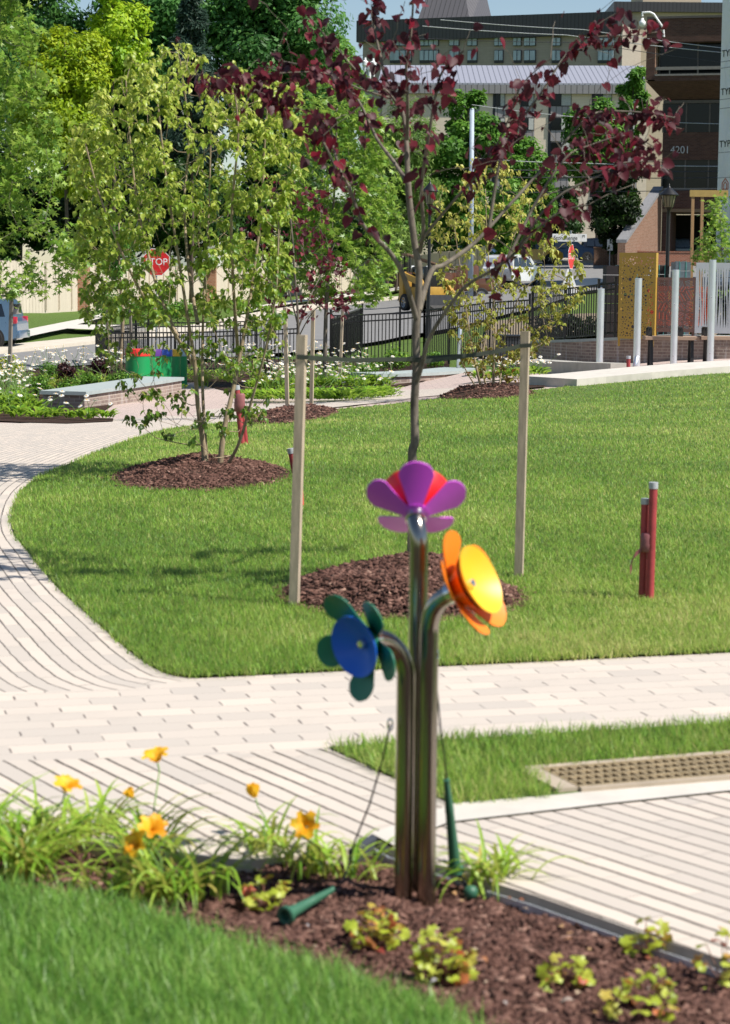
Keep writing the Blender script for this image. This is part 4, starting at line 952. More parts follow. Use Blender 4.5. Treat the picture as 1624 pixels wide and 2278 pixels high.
# ------------------------------------------------------------------ masonry and seat walls
def brickm(name, c1, c2, mort, w=.215, h=.075, stain=None, m=.011):
    t = NT(name); b = t.n('ShaderNodeTexBrick', I={'Vector': t.uv, 'Color1': (*c1, 1), 'Color2': (*c2, 1), 'Mortar': (*mort, 1), 'Scale': 1.0, 'Mortar Size': m, 'Mortar Smooth': .2, 'Bias': -.1, 'Brick Width': w, 'Row Height': h})
    n = t.noise(40, t.uv, 4); c = t.mix(t.math('MULTIPLY', n, .45), b.outputs[0], tuple(x * .5 for x in c1))
    if stain:
        s = t.n('ShaderNodeMapping', I={'Vector': t.uv, 'Scale': (5.5, .55, 1)}).outputs[0]; k = t.n('ShaderNodeMapRange', I={0: t.noise(1, s, 3), 1: .56, 2: .72}).outputs[0]
        c = t.mix(t.math('MULTIPLY', k, .55), c, stain)
    t.pr(c, .9, 0, .25, t.bump(t.math('ADD', t.math('MULTIPLY', b.outputs[1], -.8), t.math('MULTIPLY', n, .4)), .5, .008)); return t.m
M_BRK = brickm('weathered_brick', (.26, .195, .17), (.38, .29, .25), (.46, .39, .33), stain=(.62, .61, .62))
M_CAP = plain('bluestone_cap', (.34, .385, .38), .7, var=.08, scale=6, bump=.002)
M_BLACK = plain('black_aluminium', (.012, .012, .013), .4, var=.1, spec=.4)
def loftwall(root, line, width, ztop, capt, over, side=1):
    """wall along line (list of xy); width to its left"""
    P = [Vector((x, y)) for x, y in line]; N = []
    for i in range(len(P)):
        d = (P[min(i + 1, len(P) - 1)] - P[max(i - 1, 0)]).normalized(); N.append(Vector((-d.y, d.x)) * side)
    def strip(o0, o1, z0, z1, ext, name, mat):
        mb = MB(); V = []
        for i, p in enumerate(P):
            e = Vector((0, 0))
            if ext and i in (0, len(P) - 1):
                d = (P[1] - P[0]).normalized() * -ext if i == 0 else (P[-1] - P[-2]).normalized() * ext; e = d
            a, b = p + e + N[i] * o0, p + e + N[i] * o1; zb = (h1(a.x, a.y) - .12) if z0 is None else z0(i); zt = z1(i)
            V.append([(a.x, a.y, zb), (b.x, b.y, zb), (b.x, b.y, zt), (a.x, a.y, zt)])
        V = [[mb.bm.verts.new(q) for q in r] for r in V]
        mb.bm.faces.new(V[0]); mb.bm.faces.new(V[-1][::-1])
        for r, s in zip(V, V[1:]):
            for k in range(4): mb.bm.faces.new((r[k], s[k], s[(k + 1) % 4], r[(k + 1) % 4]))
        return mb.build(name, mat, root)
    f = ztop if callable(ztop) else (lambda i: ztop)
    strip(0, width, None, lambda i: f(i) - capt, 0, 'brick_wall', M_BRK); strip(-over, width + over, lambda i: f(i) - capt + .001, f, over, 'cap_stone', M_CAP)
A = at(188, 871, 43.0); ztl = A.z; Bp = at(404, 838, 49.6)
root = thing('seat_wall', 'straight brick seat wall with grey stone cap among the daisies at left', 'seat wall', (A.x, A.y, h1(A.x, A.y)), 'brick seat walls')
loftwall(root, [(A.x, A.y), ((A.x * .66 + Bp.x * .34) + .03, A.y * .66 + Bp.y * .34), ((A.x * .33 + Bp.x * .67) + .03, A.y * .33 + Bp.y * .67), (Bp.x, Bp.y)], .9, ztl, .075, .05)
q = [at(838, 832, 51.0), at(920, 826, 51.6), at(1000, 820, 52.8), at(1072, 813, 55)]
root = thing('seat_wall', 'curved brick seat wall with white streaks behind the redbud trunk', 'seat wall', q[0], 'brick seat walls')
zt = q[0].z
loftwall(root, smoothp([(p.x, p.y) for p in q], 2), 1.0, zt, .075, .05)
# curved fence wall on the right
cw = [(1176, 55.2), (1190, 54.6), (1260, 52.6), (1330, 51.4), (1420, 50.9), (1520, 50.7), (1624, 50.5), (1760, 50.2)]
cwl = smoothp([(X_of(p, Y), Y) for p, Y in cw], 2); zc = at(1190, 766, 54.2).z
root = thing('curb_wall', 'low curved brick wall with stone cap carrying the black fence and the colored panels', 'low wall', (*cwl[0], h1(*cwl[0])))
def ztc(i): return zc + (at(1424, 744, 50.9).z - zc) * min(1, max(0, i / (len(cwl) * .62)))
loftwall(root, cwl, .42, ztc, .07, .03)
zW = at(1424, 744, 50.9).z
# concrete curbs at the lawn edge
def ribbon(name, line, w, h, mat, off=0):
    mb = MB(); P = [Vector(p) for p in line]; V = []
    for i, p in enumerate(P):
        d = (P[min(i + 1, len(P) - 1)] - P[max(i - 1, 0)]).normalized(); n = Vector((-d.y, d.x)); a, b = p, p + n * w; zb = h1(a.x, a.y)
        V.append([mb.bm.verts.new(v) for v in ((a.x, a.y, zb - .1), (b.x, b.y, zb - .1), (b.x, b.y, zb + h + off), (a.x, a.y, zb + h + off))])
    mb.bm.faces.new(V[0]); mb.bm.faces.new(V[-1][::-1])
    for r, s in zip(V, V[1:]):
        for k in range(4): mb.bm.faces.new((r[k], s[k], s[(k + 1) % 4], r[(k + 1) % 4]))
    return tag(mb.build(name, mat), kind='structure')
ribbon('concrete_curb', dense(GP((1283, 861), (1348, 855), (1450, 845), (1624, 831), (1760, 822)), .5, False), 1.5, .15, M_CONC)
o = ribbon('concrete_step', [(X_of(1165, 50), 50), (X_of(1250, 48), 48.0), (X_of(1361, 45.2), 45.2)], .55, .27, M_CONC2); del o['kind']; tag(o, 'low grey concrete step wall beside the litter bin, right of the drying dogwood', 'low wall')
# ------------------------------------------------------------------ fences
def fence(label, line, ht, step=.115, posts=None, rails=(.08, .86, .97), base=None, pw=.06):
    P = [Vector((x, y)) for x, y in line]; bz = (lambda x, y: h1(x, y)) if base is None else base
    root = thing('metal_fence', label, 'fence', (P[0].x, P[0].y, bz(P[0].x, P[0].y)), 'black metal fences'); mb = MB(); mr = MB()
    for a, b in zip(P, P[1:]):
        L = (b - a).length; n = int(L / step); d = (b - a).normalized(); ang = math.atan2(d.y, d.x)
        for i in range(1, n):
            p = a + (b - a) * i / n; z0 = bz(p.x, p.y); mb.box((p.x, p.y, z0 + ht * .52), (.021, .021, ht * .92), ang)
        za, zb = bz(a.x, a.y), bz(b.x, b.y)
        for r in rails:
            n2 = Vector((-d.y, d.x)) * .016; pa, pb = Vector((*a, za + ht * r)), Vector((*b, zb + ht * r)); u = Vector((0, 0, .02)); s = Vector((*n2, 0))
            mr.hexa([pa - s - u, pb - s - u, pb + s - u, pa + s - u], [pa - s + u, pb - s + u, pb + s + u, pa + s + u])
    mb.build('pickets', M_BLACK, root); mr.build('rails', M_BLACK, root)
    for p in P:
        z0 = bz(p.x, p.y); m = MB(); m.box((p.x, p.y, z0 + ht * .53), (pw, pw, ht * 1.06)); m.box((p.x, p.y, z0 + ht * 1.07), (pw * 1.25, pw * 1.25, .03)); m.build('post', M_BLACK, root)
    return root
def FX(*pp): return [(X_of(p, Y), Y) for p, Y in pp]
fence('low black fence behind the recycling style drums and daisies at left', FX((214, 66), (238, 60), (302, 60.5), (390, 61), (480, 61.5), (570, 62), (662, 62.5)), 1.18)
fence('second low black fence run along the road edge behind the first', FX((238, 66), (302, 69), (330, 70), (420, 70.5), (520, 71), (612, 71.5)), 1.12)
fence('tall black fence crossing behind the redbud trunk', FX((736, 60), (803, 60.6), (890, 61.2), (944, 61)), 1.62)
fence('tall black fence slanting back to the road left of the redbud trunk', FX((738, 60.6), (770, 66), (806, 72)), 1.5)
fence('black fence descending from the trunk to the brick curb wall behind the drying dogwood', FX((944, 61), (1000, 59.5), (1090, 57.5), (1178, 56)), 1.62)
fw = cwl[2:]; 
def cbase(x, y): return zc + (zW - zc) * min(1, max(0, (x - cwl[0][0]) / (X_of(1420, 51) - cwl[0][0])))
fence('black fence on the curved brick wall left of the gold panel', FX((1184, 55.0), (1258, 52.9), (1331, 51.6), (1368, 51.3)), 1.34, .1, base=cbase)
# ------------------------------------------------------------------ perforated panels
def perf(root, name, O, ux, w, h, holes, mat, th=.012, frame=.07):
    """real holes: constrained triangulation minus the hole interiors"""
    vs = [Vector((0, 0)), Vector((w, 0)), Vector((w, h)), Vector((0, h))]; ed = [(0, 1), (1, 2), (2, 3), (3, 0)]
    for hp in holes:
        s = len(vs); vs += [Vector(p) for p in hp]; ed += [(s + i, s + (i + 1) % len(hp)) for i in range(len(hp))]
    v2, e2, f2, _, _, _ = delaunay_2d_cdt(vs, ed, [], 1, 1e-5)
    C = np.array([[sum(v2[i].x for i in f) / len(f), sum(v2[i].y for i in f) / len(f)] for f in f2]); kill = np.zeros(len(f2), bool)
    for hp in holes:
        a = np.array(hp); k = np.where((C[:, 0] > a[:, 0].min()) & (C[:, 0] < a[:, 0].max()) & (C[:, 1] > a[:, 1].min()) & (C[:, 1] < a[:, 1].max()))[0]
        if len(k): kill[k] |= inside(hp, C[k, 0], C[k, 1])
    ux = Vector(ux).normalized(); nz = Vector((ux.y, -ux.x, 0)); O = Vector(O); mb = MB(); Z = Vector((0, 0, 1))
    fr = [mb.bm.verts.new(O + ux * v.x + Z * v.y + nz * th) for v in v2]; bk = [mb.bm.verts.new(O + ux * v.x + Z * v.y) for v in v2]; cnt = {}
    for f, kl in zip(f2, kill):
        if kl: continue
        mb.bm.faces.new([fr[i] for i in f]); mb.bm.faces.new([bk[i] for i in reversed(f)])
        for i in range(len(f)):
            e = (f[i], f[(i + 1) % len(f)]); cnt[e] = 1
    for (a, b) in list(cnt):
        if (b, a) not in cnt: mb.bm.faces.new((fr[b], fr[a], bk[a], bk[b]))
    loose = [v for v in mb.bm.verts if not v.link_faces]; bmesh.ops.delete(mb.bm, geom=loose, context='VERTS')
    mb.build(name, mat, root)
    if frame:
        mb = MB()
        for a, b in (((0, 0), (w, .03)), ((0, h - .03), (w, h)), ((0, .03), (.03, h - .03)), ((w - .03, .03), (w, h - .03))):
            p = O - nz * frame; q = [p + ux * a[0], p + ux * b[0], p + ux * b[0] + nz * (frame - .002), p + ux * a[0] + nz * (frame - .002)]
            mb.hexa([x + Z * a[1] for x in q], [x + Z * b[1] for x in q])
        mb.build('frame', mat, root)
M_GOLD = plain('gold_powder_coat', (.46, .285, .05), .5, .1, .05); M_BROWN = plain('brown_powder_coat', (.16, .085, .07), .55, .1, .06); M_WHITE = plain('pale_grey_coat', (.50, .52, .55), .5, .1, .05)
YP = 50.6
def panel(name, label, p0, p1, pyt, pyb, mat, holes, ya=YP, yb=YP, dep=.09):
    A, Bq = at(p0, pyb, ya), at(p1, pyb, yb); top = at(p0, pyt, ya); w = (Bq.xy - A.xy).length; h = top.z - A.z; u = Vector((Bq.x - A.x, Bq.y - A.y, 0))
    root = thing('perforated_screen', label, 'screen', A, 'perforated metal screens'); perf(root, 'perforated_sheet', A, u, w, h, holes(w, h), mat, frame=dep)
    un = u.normalized()
    for s in (.04, w - .04): m = MB(); m.box((A.x + un.x * s, A.y + un.y * s + .06, A.z - .08), (.05, .05, .2)); m.build('mounting_post', mat, root)
    return root
def gold_holes(w, h):
    rg = random.Random(5); o = []; c = []
    for _ in range(5200):
        y = rg.random() ** 1.5; r = rg.choice([.008, .009, .011, .012, .014, .018]) if rg.random() < .93 else rg.uniform(.022, .034)
        x, yy = rg.uniform(.06, w - .06), .07 + y * (h - .16); r *= 1.5
        if all((x - a) ** 2 + (yy - b) ** 2 > (r + q + .010) ** 2 for a, b, q in c): c.append((x, yy, r))
        if len(c) > 300: break
    return [[(x + r * math.cos(t), y + r * math.sin(t)) for t in np.linspace(0, 6.283, 9)[:-1]] for x, y, r in c]
def slot_holes(w, h):
    rg = random.Random(9); o = []; nx, ny = 4, 5
    cells = [((i + .5) * (w - .1) / nx + .05 + rg.uniform(-.06, .06), (j + .5) * (h - .16) / ny + .08 + rg.uniform(-.06, .06), rg.uniform(0, 3.14)) for i in range(nx) for j in range(ny)]
    for k, (cx, cy, a) in enumerate(cells):
        ca, sa = math.cos(a), math.sin(a)
        for i in range(-9, 10):
            run = []
            for s in np.arange(-.34, .34, .012):
                x, y = cx + ca * s - sa * i * .034, cy + sa * s + ca * i * .034
                ok = .05 < x < w - .05 and .08 < y < h - .06 and min(range(len(cells)), key=lambda q: (cells[q][0] - x) ** 2 + (cells[q][1] - y) ** 2) == k
                if ok:
                    d = sorted((cells[q][0] - x) ** 2 + (cells[q][1] - y) ** 2 for q in range(len(cells))); ok = math.sqrt(d[1]) - math.sqrt(d[0]) > .022
                if ok: run.append((x, y))
                elif run:
                    if len(run) > 3: o.append(run)
                    run = []
            if len(run) > 3: o.append(run)
        n = Vector((-sa, ca)) * .0055
        o[:] = [([(r[0][0] - n.x, r[0][1] - n.y), (r[-1][0] - n.x, r[-1][1] - n.y), (r[-1][0] + n.x, r[-1][1] + n.y), (r[0][0] + n.x, r[0][1] + n.y)] if isinstance(r, list) and len(r) > 4 or (len(r) == 4 and abs(r[1][0] - r[0][0]) + abs(r[1][1] - r[0][1]) < .03) else r) for r in o]
    return o
def wave_holes(w, h):
    o = []; x = .10; k = 0; rg = random.Random(3); n = int((w - .16) / .062)
    for i in range(n):
        cx = .09 + i * .062; ph = rg.uniform(0, 6.28); fr = rg.uniform(3.0, 5.0); y0, y1 = .10 + rg.uniform(0, .05), h - .10 - rg.uniform(0, .04); ys = np.linspace(y0, y1, 15)
        L, Rr = [], []
        for j, y in enumerate(ys):
            t = j / 14; ww = .021 * (math.sin(math.pi * t) ** .35 if 0 < t < 1 else 0) * (.62 + .38 * math.sin(y * fr + ph)); dx = .012 * math.sin(y * 2.6 + i * .8)
            L.append((cx + dx - ww - .001, y)); Rr.append((cx + dx + ww + .001, y))
        o.append(L + Rr[::-1])
    return o
panel('gold_panel', 'tall gold panel pierced with round holes of many sizes', 1374, 1456, 562, 753, M_GOLD, gold_holes, 50.9, 50.5, .14)
panel('brown_panel', 'short dark brown panel cut with slanted slots between the gold and white panels', 1457, 1546, 617, 738, M_BROWN, slot_holes, 50.6, 50.4)
panel('white_panel', 'pale grey panel with wavy vertical slots at the right edge', 1545, 1660, 584, 741, M_WHITE, wave_holes, 50.4, 50.2)
# orange safety net behind the panels
mb = MB(); a, b = at(1440, 730, 52.6), at(1580, 725, 52.6); M_ORANGE = plain('orange_net', (.85, .10, .02), .6)
for i in range(60):
    x = a.x + (b.x - a.x) * i / 59; mb.box((x, 52.6, a.z + .55), (.007, .004, .95))
for j in range(18): mb.box(((a.x + b.x) / 2, 52.606, a.z + .08 + j * .055), (b.x - a.x, .004, .006))
tag(mb.build('safety_net', M_ORANGE), 'orange plastic safety net seen through the brown panel', 'safety net')
# silver chime tubes
M_ALU = plain('satin_aluminium', (.78, .79, .83), .42, .9, .02, 3)
for px, pyb, pyt, Y, lab in ((1333.5, 813, 643, 47.2, 'shortest silver tube, left of the gold panel'), (1416, 815, 620, 47.0, 'silver tube standing in front of the gold panel'), (1498.5, 799, 601, 48.0, 'silver tube standing in front of the brown panel'), (1580, 795, 579, 48.2, 'tallest silver tube, in front of the white panel')):
    b, t = at(px, pyb, Y), at(px + (pyb - pyt) * .0, pyt, Y); b.z = h1(b.x, b.y) - .02; t = Vector((b.x, b.y, t.z)); root = thing('chime_tube', lab, 'tube', b, 'upright silver tubes'); r = .078
    mb = MB(); mb.tube([b, t], r, 40); mb.build('tube', M_ALU, root, True, 40)
    mb = MB(); mb.lathe([(.0001, .012), (r * .8, .012), (r * 1.02, .004), (r * 1.02, -.012), (r * .98, -.014)], 32, Matrix.Translation(t)); mb.build('cap', M_ALU, root, True, 30)
    mb = MB(); mb.lathe([(.0001, .012), (.009, .010), (.012, 0)], 12, Matrix.Translation((b.x - .02, b.y - r + .001, b.z + .22)) @ Matrix.Rotation(R(90), 4, 'X'));
    mb.lathe([(.0001, .012), (.009, .010), (.012, 0)], 12, Matrix.Translation((b.x - .02, b.y - r + .001, t.z - (t.z - b.z) * .36)) @ Matrix.Rotation(R(90), 4, 'X')); mb.build('bolt', M_BOLT, root, True)
# benches
M_SLAT = plain('composite_slat', (.36, .25, .18), .7, var=.1, scale=6, stretch=(1, 8, 8)); M_IRON = plain('black_iron', (.018, .017, .018), .5)
def bench(label, p0, p1, Y):
    a, b = at(p0, 753, Y), at(p1, 753, Y); gz = h1(a.x, Y); zs = at((p0 + p1) / 2, 752, Y).z; zs = max(zs, gz + .42); L = b.x - a.x
    root = thing('park_bench', label, 'bench', (a.x, Y, gz), 'slatted benches by the panels')
    m = MB()
    for i in range(8): m.box(((a.x + b.x) / 2, Y - .24 + i * .071, zs), (L, .055, .085), bev=.008)
    m.build('seat', M_SLAT, root)
    for s in (a.x + .16, b.x - .16):
        for sd in (-1, 1):
            m = MB(); yb, yt = Y + sd * .24, Y + sd * .16; m.hexa([Vector((s + dx, yb + dy, gz - .03)) for dx, dy in ((-.035, -.03), (.035, -.03), (.035, .03), (-.035, .03))], [Vector((s + dx, yt + dy, zs - .022)) for dx, dy in ((-.035, -.03), (.035, -.03), (.035, .03), (-.035, .03))]); m.build('leg', M_IRON, root)
    for s in (a.x + .12, (a.x + b.x) / 2 + .2):
        m = MB(); 
        for sd in (-1, 1): m.box((s + sd * .0, Y + sd * .2, zs + .12), (.09, .05, .2))
        m.box((s, Y, zs + .235), (.05, .5, .03)); m.build('armrest', M_IRON, root)
    return root
bench('slatted bench with black armrests in front of the brown panel', 1432, 1553, 48.9); bench('slatted bench cut by the right edge in front of the white panel', 1556, 1690, 48.8)
# litter bin
c = on(1129, 51.2); root = thing('litter_bin', 'dark grey slatted litter bin behind the drying dogwood', 'litter bin', c); m = MB()
for i in range(9):
    for j, (dx, dy) in enumerate(((1, 0), (0, 1), (-1, 0), (0, -1))):
        o_ = -.26 + i * .065; px_, py_ = (dx * .29, o_) if dx else (o_, dy * .29); m.box((c.x + px_, c.y + py_, c.z + .42), (.02 if dx else .045, .045 if dx else .02, .74))
m.build('slats', plain('charcoal_steel', (.035, .04, .045), .5), root); m = MB(); m.box((c.x, c.y, c.z + .82), (.66, .66, .05), bev=.015); m.build('lid', M_BLACK, root); m = MB(); m.box((c.x, c.y, c.z + .4), (.5, .5, .76)); m.build('liner', M_BLACK, root)
# ------------------------------------------------------------------ coloured drums behind the wall
M_GRN = paint('green_drum_paint', (.012, .30, .09), .35)
for px, Y, r, ht, cn, cc_ in ((307, 52.0, .315, 1.0, 'red', (.80, .03, .025)), (333, 52.8, .30, .97, 'purple', (.10, .03, .22)), (358, 53.5, .285, .94, 'blue', (.02, .08, .45)), (378, 54.2, .275, .92, 'yellow', (.85, .50, .02)), (394, 54.8, .265, .90, 'pale blue', (.45, .62, .66))):
    c = on(px, Y); root = thing('play_drum', 'green play drum with %s top rim behind the left seat wall' % cn, 'drum', c, 'green play drums'); r *= .98
    zt_ = c.z + ht; m = MB(); m.lathe([(r, 0), (r, ht - .16), (r * .97, ht - .155)], 40, Matrix.Translation(c)); m.build('shell', M_GRN, root, True, 40)
    m = MB(); m.lathe([(r * .9, ht - .17), (r * 1.035, ht - .16), (r * 1.04, ht - .02), (r * 1.0, ht + .004), (r * .85, ht + .006), (.0001, ht - .0)], 40, Matrix.Translation(c)); m.build('rim', paint('drum_%s' % cn.replace(' ', '_'), cc_), root, True, 40)
    m = MB(); m.lathe([(r * .97, -.02), (r * 1.05, -.02), (r * 1.05, .035), (r * 1.0, .04)], 40, Matrix.Translation(c)); m.build('base_ring', M_GRN, root, True, 40)
# ------------------------------------------------------------------ irrigation pipes and small posts
M_PIPE = plain('faded_red_pipe', (.36, .045, .05), .6, var=.2, scale=12); M_GP = plain('grey_cap', (.42, .43, .46), .45); M_TAPE = plain('dusty_tape', (.26, .085, .09), .55, var=.2)
def pipes(label, base, tubes, tape=None):
    root = thing('pipe_riser', label, 'pipe', base, 'pipe risers in the lawn')
    for a, b, r in tubes:
        m = MB(); m.tube([a, b], r, 20); m.build('pipe', M_PIPE, root, True, 40); d = (Vector(b) - Vector(a)).normalized(); m = MB(); m.tube([Vector(b) - d * r * 1.4, Vector(b) + d * .003], r * 1.12, 20); m.build('cap', M_GP, root, True, 40)
    if tape:
        m = MB(); m.lathe([(tape[1] * .8, 0), (tape[1], .01), (tape[1] * 1.04, tape[2] * .4), (tape[1] * .97, tape[2] * .55), (tape[1] * 1.02, tape[2] * .9), (tape[1] * .8, tape[2])], 20, Matrix.Translation(tape[0]) @ Matrix.Diagonal((1, .75, 1, 1))); m.build('tape', M_TAPE, root, True)
        m = MB(); p = Vector(tape[0]); V = [p + Vector((-tape[1], -.01, .0)), p + Vector((-tape[1] - .035, -.015, -.03)), p + Vector((-tape[1] - .055, -.01, -.08)), p + Vector((-tape[1] - .05, -.005, -.12))]
        for i in range(3): m.hexa([V[i], V[i + 1], V[i + 1] + Vector((.004, .02, 0)), V[i] + Vector((.004, .02, 0))], [q + Vector((.006, 0, .03)) for q in (V[i], V[i + 1], V[i + 1] + Vector((.004, .02, 0)), V[i] + Vector((.004, .02, 0)))])
        m.build('tape_end', M_TAPE, root)
    return root
yp = gnd(1440, 1340).y
pipes('pair of taped red capped pipes standing alone on the lawn at right', at(1440, 1340, yp), [(at(1445, 1345, yp), at(1454, 1074, yp), .0215), (at(1428, 1345, yp + .04), at(1435, 1110, yp + .04), .0195)], (at(1441, 1228, yp + .01) , .037, .10))
yp = 23.0; pipes('pair of leaning taped red pipes between the stems of the left dogwood', on(540, yp), [(on(541, yp, -.05), at(526, 858, yp), .032), (on(549, yp + .1, -.05), at(535, 880, yp), .03)], (at(533, 916, yp), .058, .2))
yp = 18.2; pipes('capped pipe with a blackened top hidden behind the left redbud stake', on(657, yp), [(on(660, yp), at(647, 998, yp), .03)])
m = MB(); m.tube([at(671, 1135, 15.4), at(668, 1085, 15.4)], .02, 12); tag(m.build('marker_post', plain('red_marker', (.6, .06, .05), .5)), 'short red marker stub peeking out right of the left redbud stake', 'marker')
yp = 44.5; pipes('short red capped pipe in the curb left of the silver tube by the gold panel', on(1400, yp), [(on(1401, yp, .0), at(1398, 792, yp), .042)])
m = MB(); m.tube([on(1410, 44.6), at(1418, 792, 44.6)], .05, 14); tag(m.build('pipe_stub', M_ALU, None, True), 'grey leaning pipe stub at the foot of the tube by the gold panel', 'pipe stub')
m = MB(); m.tube([on(1021, 55, 0), at(1024, 730, 55), at(1025, 727, 55)], [.05, .05, .03], 14); tag(m.build('steel_post', M_ALU, None, True), 'slim pale steel post left of the litter bin behind the fence', 'post')
# ------------------------------------------------------------------ planting of the beds
M_DL = leafm('daisy_leaf', ['2c4c16', '58861f', '8ab030', 'b0cc50'], .35, .4, .4); M_PET = leafm('daisy_petal', [(.78, .77, .72), (.88, .87, .84)], .25, .6, .2); M_EYE = plain('daisy_eye', (.75, .40, .02), .8)
bedA = GP((-300, 860), (0, 880), (190, 870), (185, 915), (200, 928), (250, 930), (180, 945), (0, 938), (-300, 940)); 
M_SOILF = M_MULCH
sheet('planting_bed', GP((-500, 790), (0, 800), (420, 810), (560, 800), (720, 800), (860, 800), (1000, 800), (1000, 830), (870, 866), (868, 880), (780, 886), (640, 884), (560, 880), (430, 850), (300, 855), (200, 930), (252, 932), (252, 938), (150, 943), (0, 938), (-500, 943)), M_SOILF, .012, .02, None, step=.4)
sheet('planting_bed', GP((1050, 858), (1200, 852), (1215, 862), (1150, 868), (1050, 868)), M_SOILF, .02, .02, None, step=.4)
an = np.arange(15) * 2 * math.pi / 15; dr = np.column_stack([np.cos(an), np.sin(an), -.18 + .12 * np.sin(an * 7)])
FLOWER = leaves('flower', dr * np.array([.008, .008, 0]), dr, np.tile([0, 0, 1.0], (15, 1)), .045, T_DIAMOND, M_PET, None, None, .55); m = MB(); m.lathe([(.013, 0), (.011, .006), (.0001, .010)], 8); EYE = m.build('flower_eye', M_EYE, None, True)
for o in (FLOWER, EYE): COL.objects.unlink(o)
def daisy(root_label, g, ht, nleaf, nfl, group='shasta daisies in the beds', fl=.045, rad=.18, lz=.3):
    root = thing('daisy_plant', root_label, 'daisy', g, group)
    n = nleaf; a = RNG.uniform(0, 6.283, n); r = rad * np.sqrt(RNG.random(n)); P = np.column_stack([g.x + r * np.cos(a), g.y + r * np.sin(a), g.z + lz * RNG.random(n) ** 1.2 * ht])
    leaves('leaves', P, np.column_stack([np.cos(a), np.sin(a), RNG.uniform(.3, 1.4, n)]), np.column_stack([-np.cos(a), -np.sin(a), np.ones(n)]), RNG.uniform(.10, .17, n), T_DROOP, M_DL, root, np.clip(RNG.normal(.5, .25, n), 0, 1), .75)
    ms = MB()
    for k in range(nfl):
        t = Vector((g.x + random.gauss(0, rad * 1.1), g.y + random.gauss(0, rad * 1.1), g.z + ht * random.uniform(.62, 1.12))); b = Vector((g.x + random.gauss(0, rad * .4), g.y + random.gauss(0, rad * .4), g.z + .05)); ms.tube([b, b.lerp(t, .5) + Vector((random.gauss(0, .02), 0, .04)), t], .004, 4)
        up = Vector((random.gauss(.12, .3), random.gauss(-.15, .3), 1)).normalized(); x, y, z = frame_of(up)
        Mf = Matrix(((x.x, y.x, z.x, t.x), (x.y, y.y, z.y, t.y), (x.z, y.z, z.z, t.z), (0, 0, 0, 1))) @ Matrix.Scale(fl / .045 * random.uniform(.85, 1.15), 4)
        for nm, me in (('flower', FLOWER.data), ('flower_eye', EYE.data)):
            o = bpy.data.objects.new(nm, me); COL.objects.link(o)
            if nm == 'flower': o.parent = root; o.matrix_parent_inverse = Matrix.Translation(-Vector(g)); o.matrix_basis = Mf; fo = o
            else: o.parent = fo
    if nfl: ms.build('stems', M_STEM, root)
    return root
GL = 'shasta daisies along the beds'
DL = [(-40, 918, .55, 90, 3), (-4, 926, .5, 90, 3), (40, 932, .46, 90, 2), (84, 934, .42, 60, 2), (120, 932, .42, 55, 3), (160, 935, .36, 45, 3), (194, 937, .34, 45, 2), (237, 935, .30, 45, 1), (20, 912, .8, 70, 12), (58, 916, .7, 70, 9), (-10, 898, .8, 80, 12), (40, 893, .85, 80, 13)]
DL = [(a, gnd(a, b).y, c, d, e_) for a, b, c, d, e_ in DL] + [(5, 44.2, .75, 70, 9), (35, 43.6, .8, 70, 11), (55, 43.9, .7, 70, 9), (85, 42.6, .40, 40, 4), (-25, 43.5, .7, 60, 8), (50, 45.8, .95, 50, 12), (30, 45.5, .95, 50, 12)]
for i, (px, Y, ht, nl, nf) in enumerate(DL):
    daisy('white daisy plant with yellow green leaves at the near end of the left seat wall', on(px, Y, .03), ht, nl, nf, 'daisies at the left seat wall', rad=.18 if px < 100 else .12)
for i in range(18):
    px = 556 + i * 18; py = 892 - (i > 12) * (i - 12) * 1.5
    daisy('leafy white daisy plant along the path edge before the middle seat wall', on(px, gnd(px, py).y, .03), .5, 100, 2, 'daisies on the path edge before the middle seat wall', rad=.25)
for i in range(15):
    px = 566 + i * 21 + random.uniform(-5, 5); daisy('white daisy plant in the row in front of the middle seat wall', on(px, random.uniform(50.2, 51.4), .03), random.uniform(.5, .72), 70, 9 if px < 840 else 3, 'daisies before the middle seat wall', rad=.24)
for i in range(15):
    px = 400 + i * 29 + random.uniform(-8, 8); daisy('white daisy plant in the drift behind the row of drums', on(px, random.uniform(55.0, 59.5), .03), random.uniform(.6, .9), 40, 10, 'daisies behind the drums', fl=.055, rad=.32)
for i in range(9): daisy('white daisy plant behind the purple leaved shrubs', on(95 + i * 26, random.uniform(52, 56), .03), .85, 40, 10, 'daisies by the purple shrubs', fl=.055, rad=.3)
for i in range(8): daisy('white daisy plant behind the stems of the drying dogwood', on(1072 + i * 18, 46.5 + random.uniform(-.6, .6), .03), .42, 50, 8, 'daisies behind the drying dogwood', fl=.05, rad=.22)
def shrub(name, label, px, Y, w, h, cols, n, leaf, seed, T=T_DROOP, group=None, asp=1.0, up=.6):
    g = on(px, Y, .02); root = thing(name, label, 'shrub', g, group); rg = np.random.default_rng(seed); P, nr, _, cc, cs, k = cloud((g.x, g.y, g.z + h * .5), (w * .36, w * .36, h * .36), 26, w * .2, n, seed)
    d = nrm(rg.normal(size=(n, 3)) * np.array([1, 1, .6]) + np.array([0, 0, up])); leaves('foliage', P, d, nr, leaf * rg.uniform(.7, 1.3, n), T, leafm(name + '_leaf', cols, .3, .45, .3), root, np.clip(rg.normal(.5, .25, n), 0, 1), asp)
    Tt = Tree(); Tt.limb([g, g + Vector((0, 0, h * .3))], .02, .015); Tt.grow([tuple(c_) for c_ in cc[:16]], .004, .1, .05); Tt.build('stems', M_BARK2, root, (5, 4)); return root
PUR = ['1c0f12', '2e181c', '43272a', '5c3a34']; LIME = ['6f7d14', '99a51c', 'bcc22e', 'd3d050']; GRS = ['2c4a16', '44681f', '5f8a2c', '86a848']
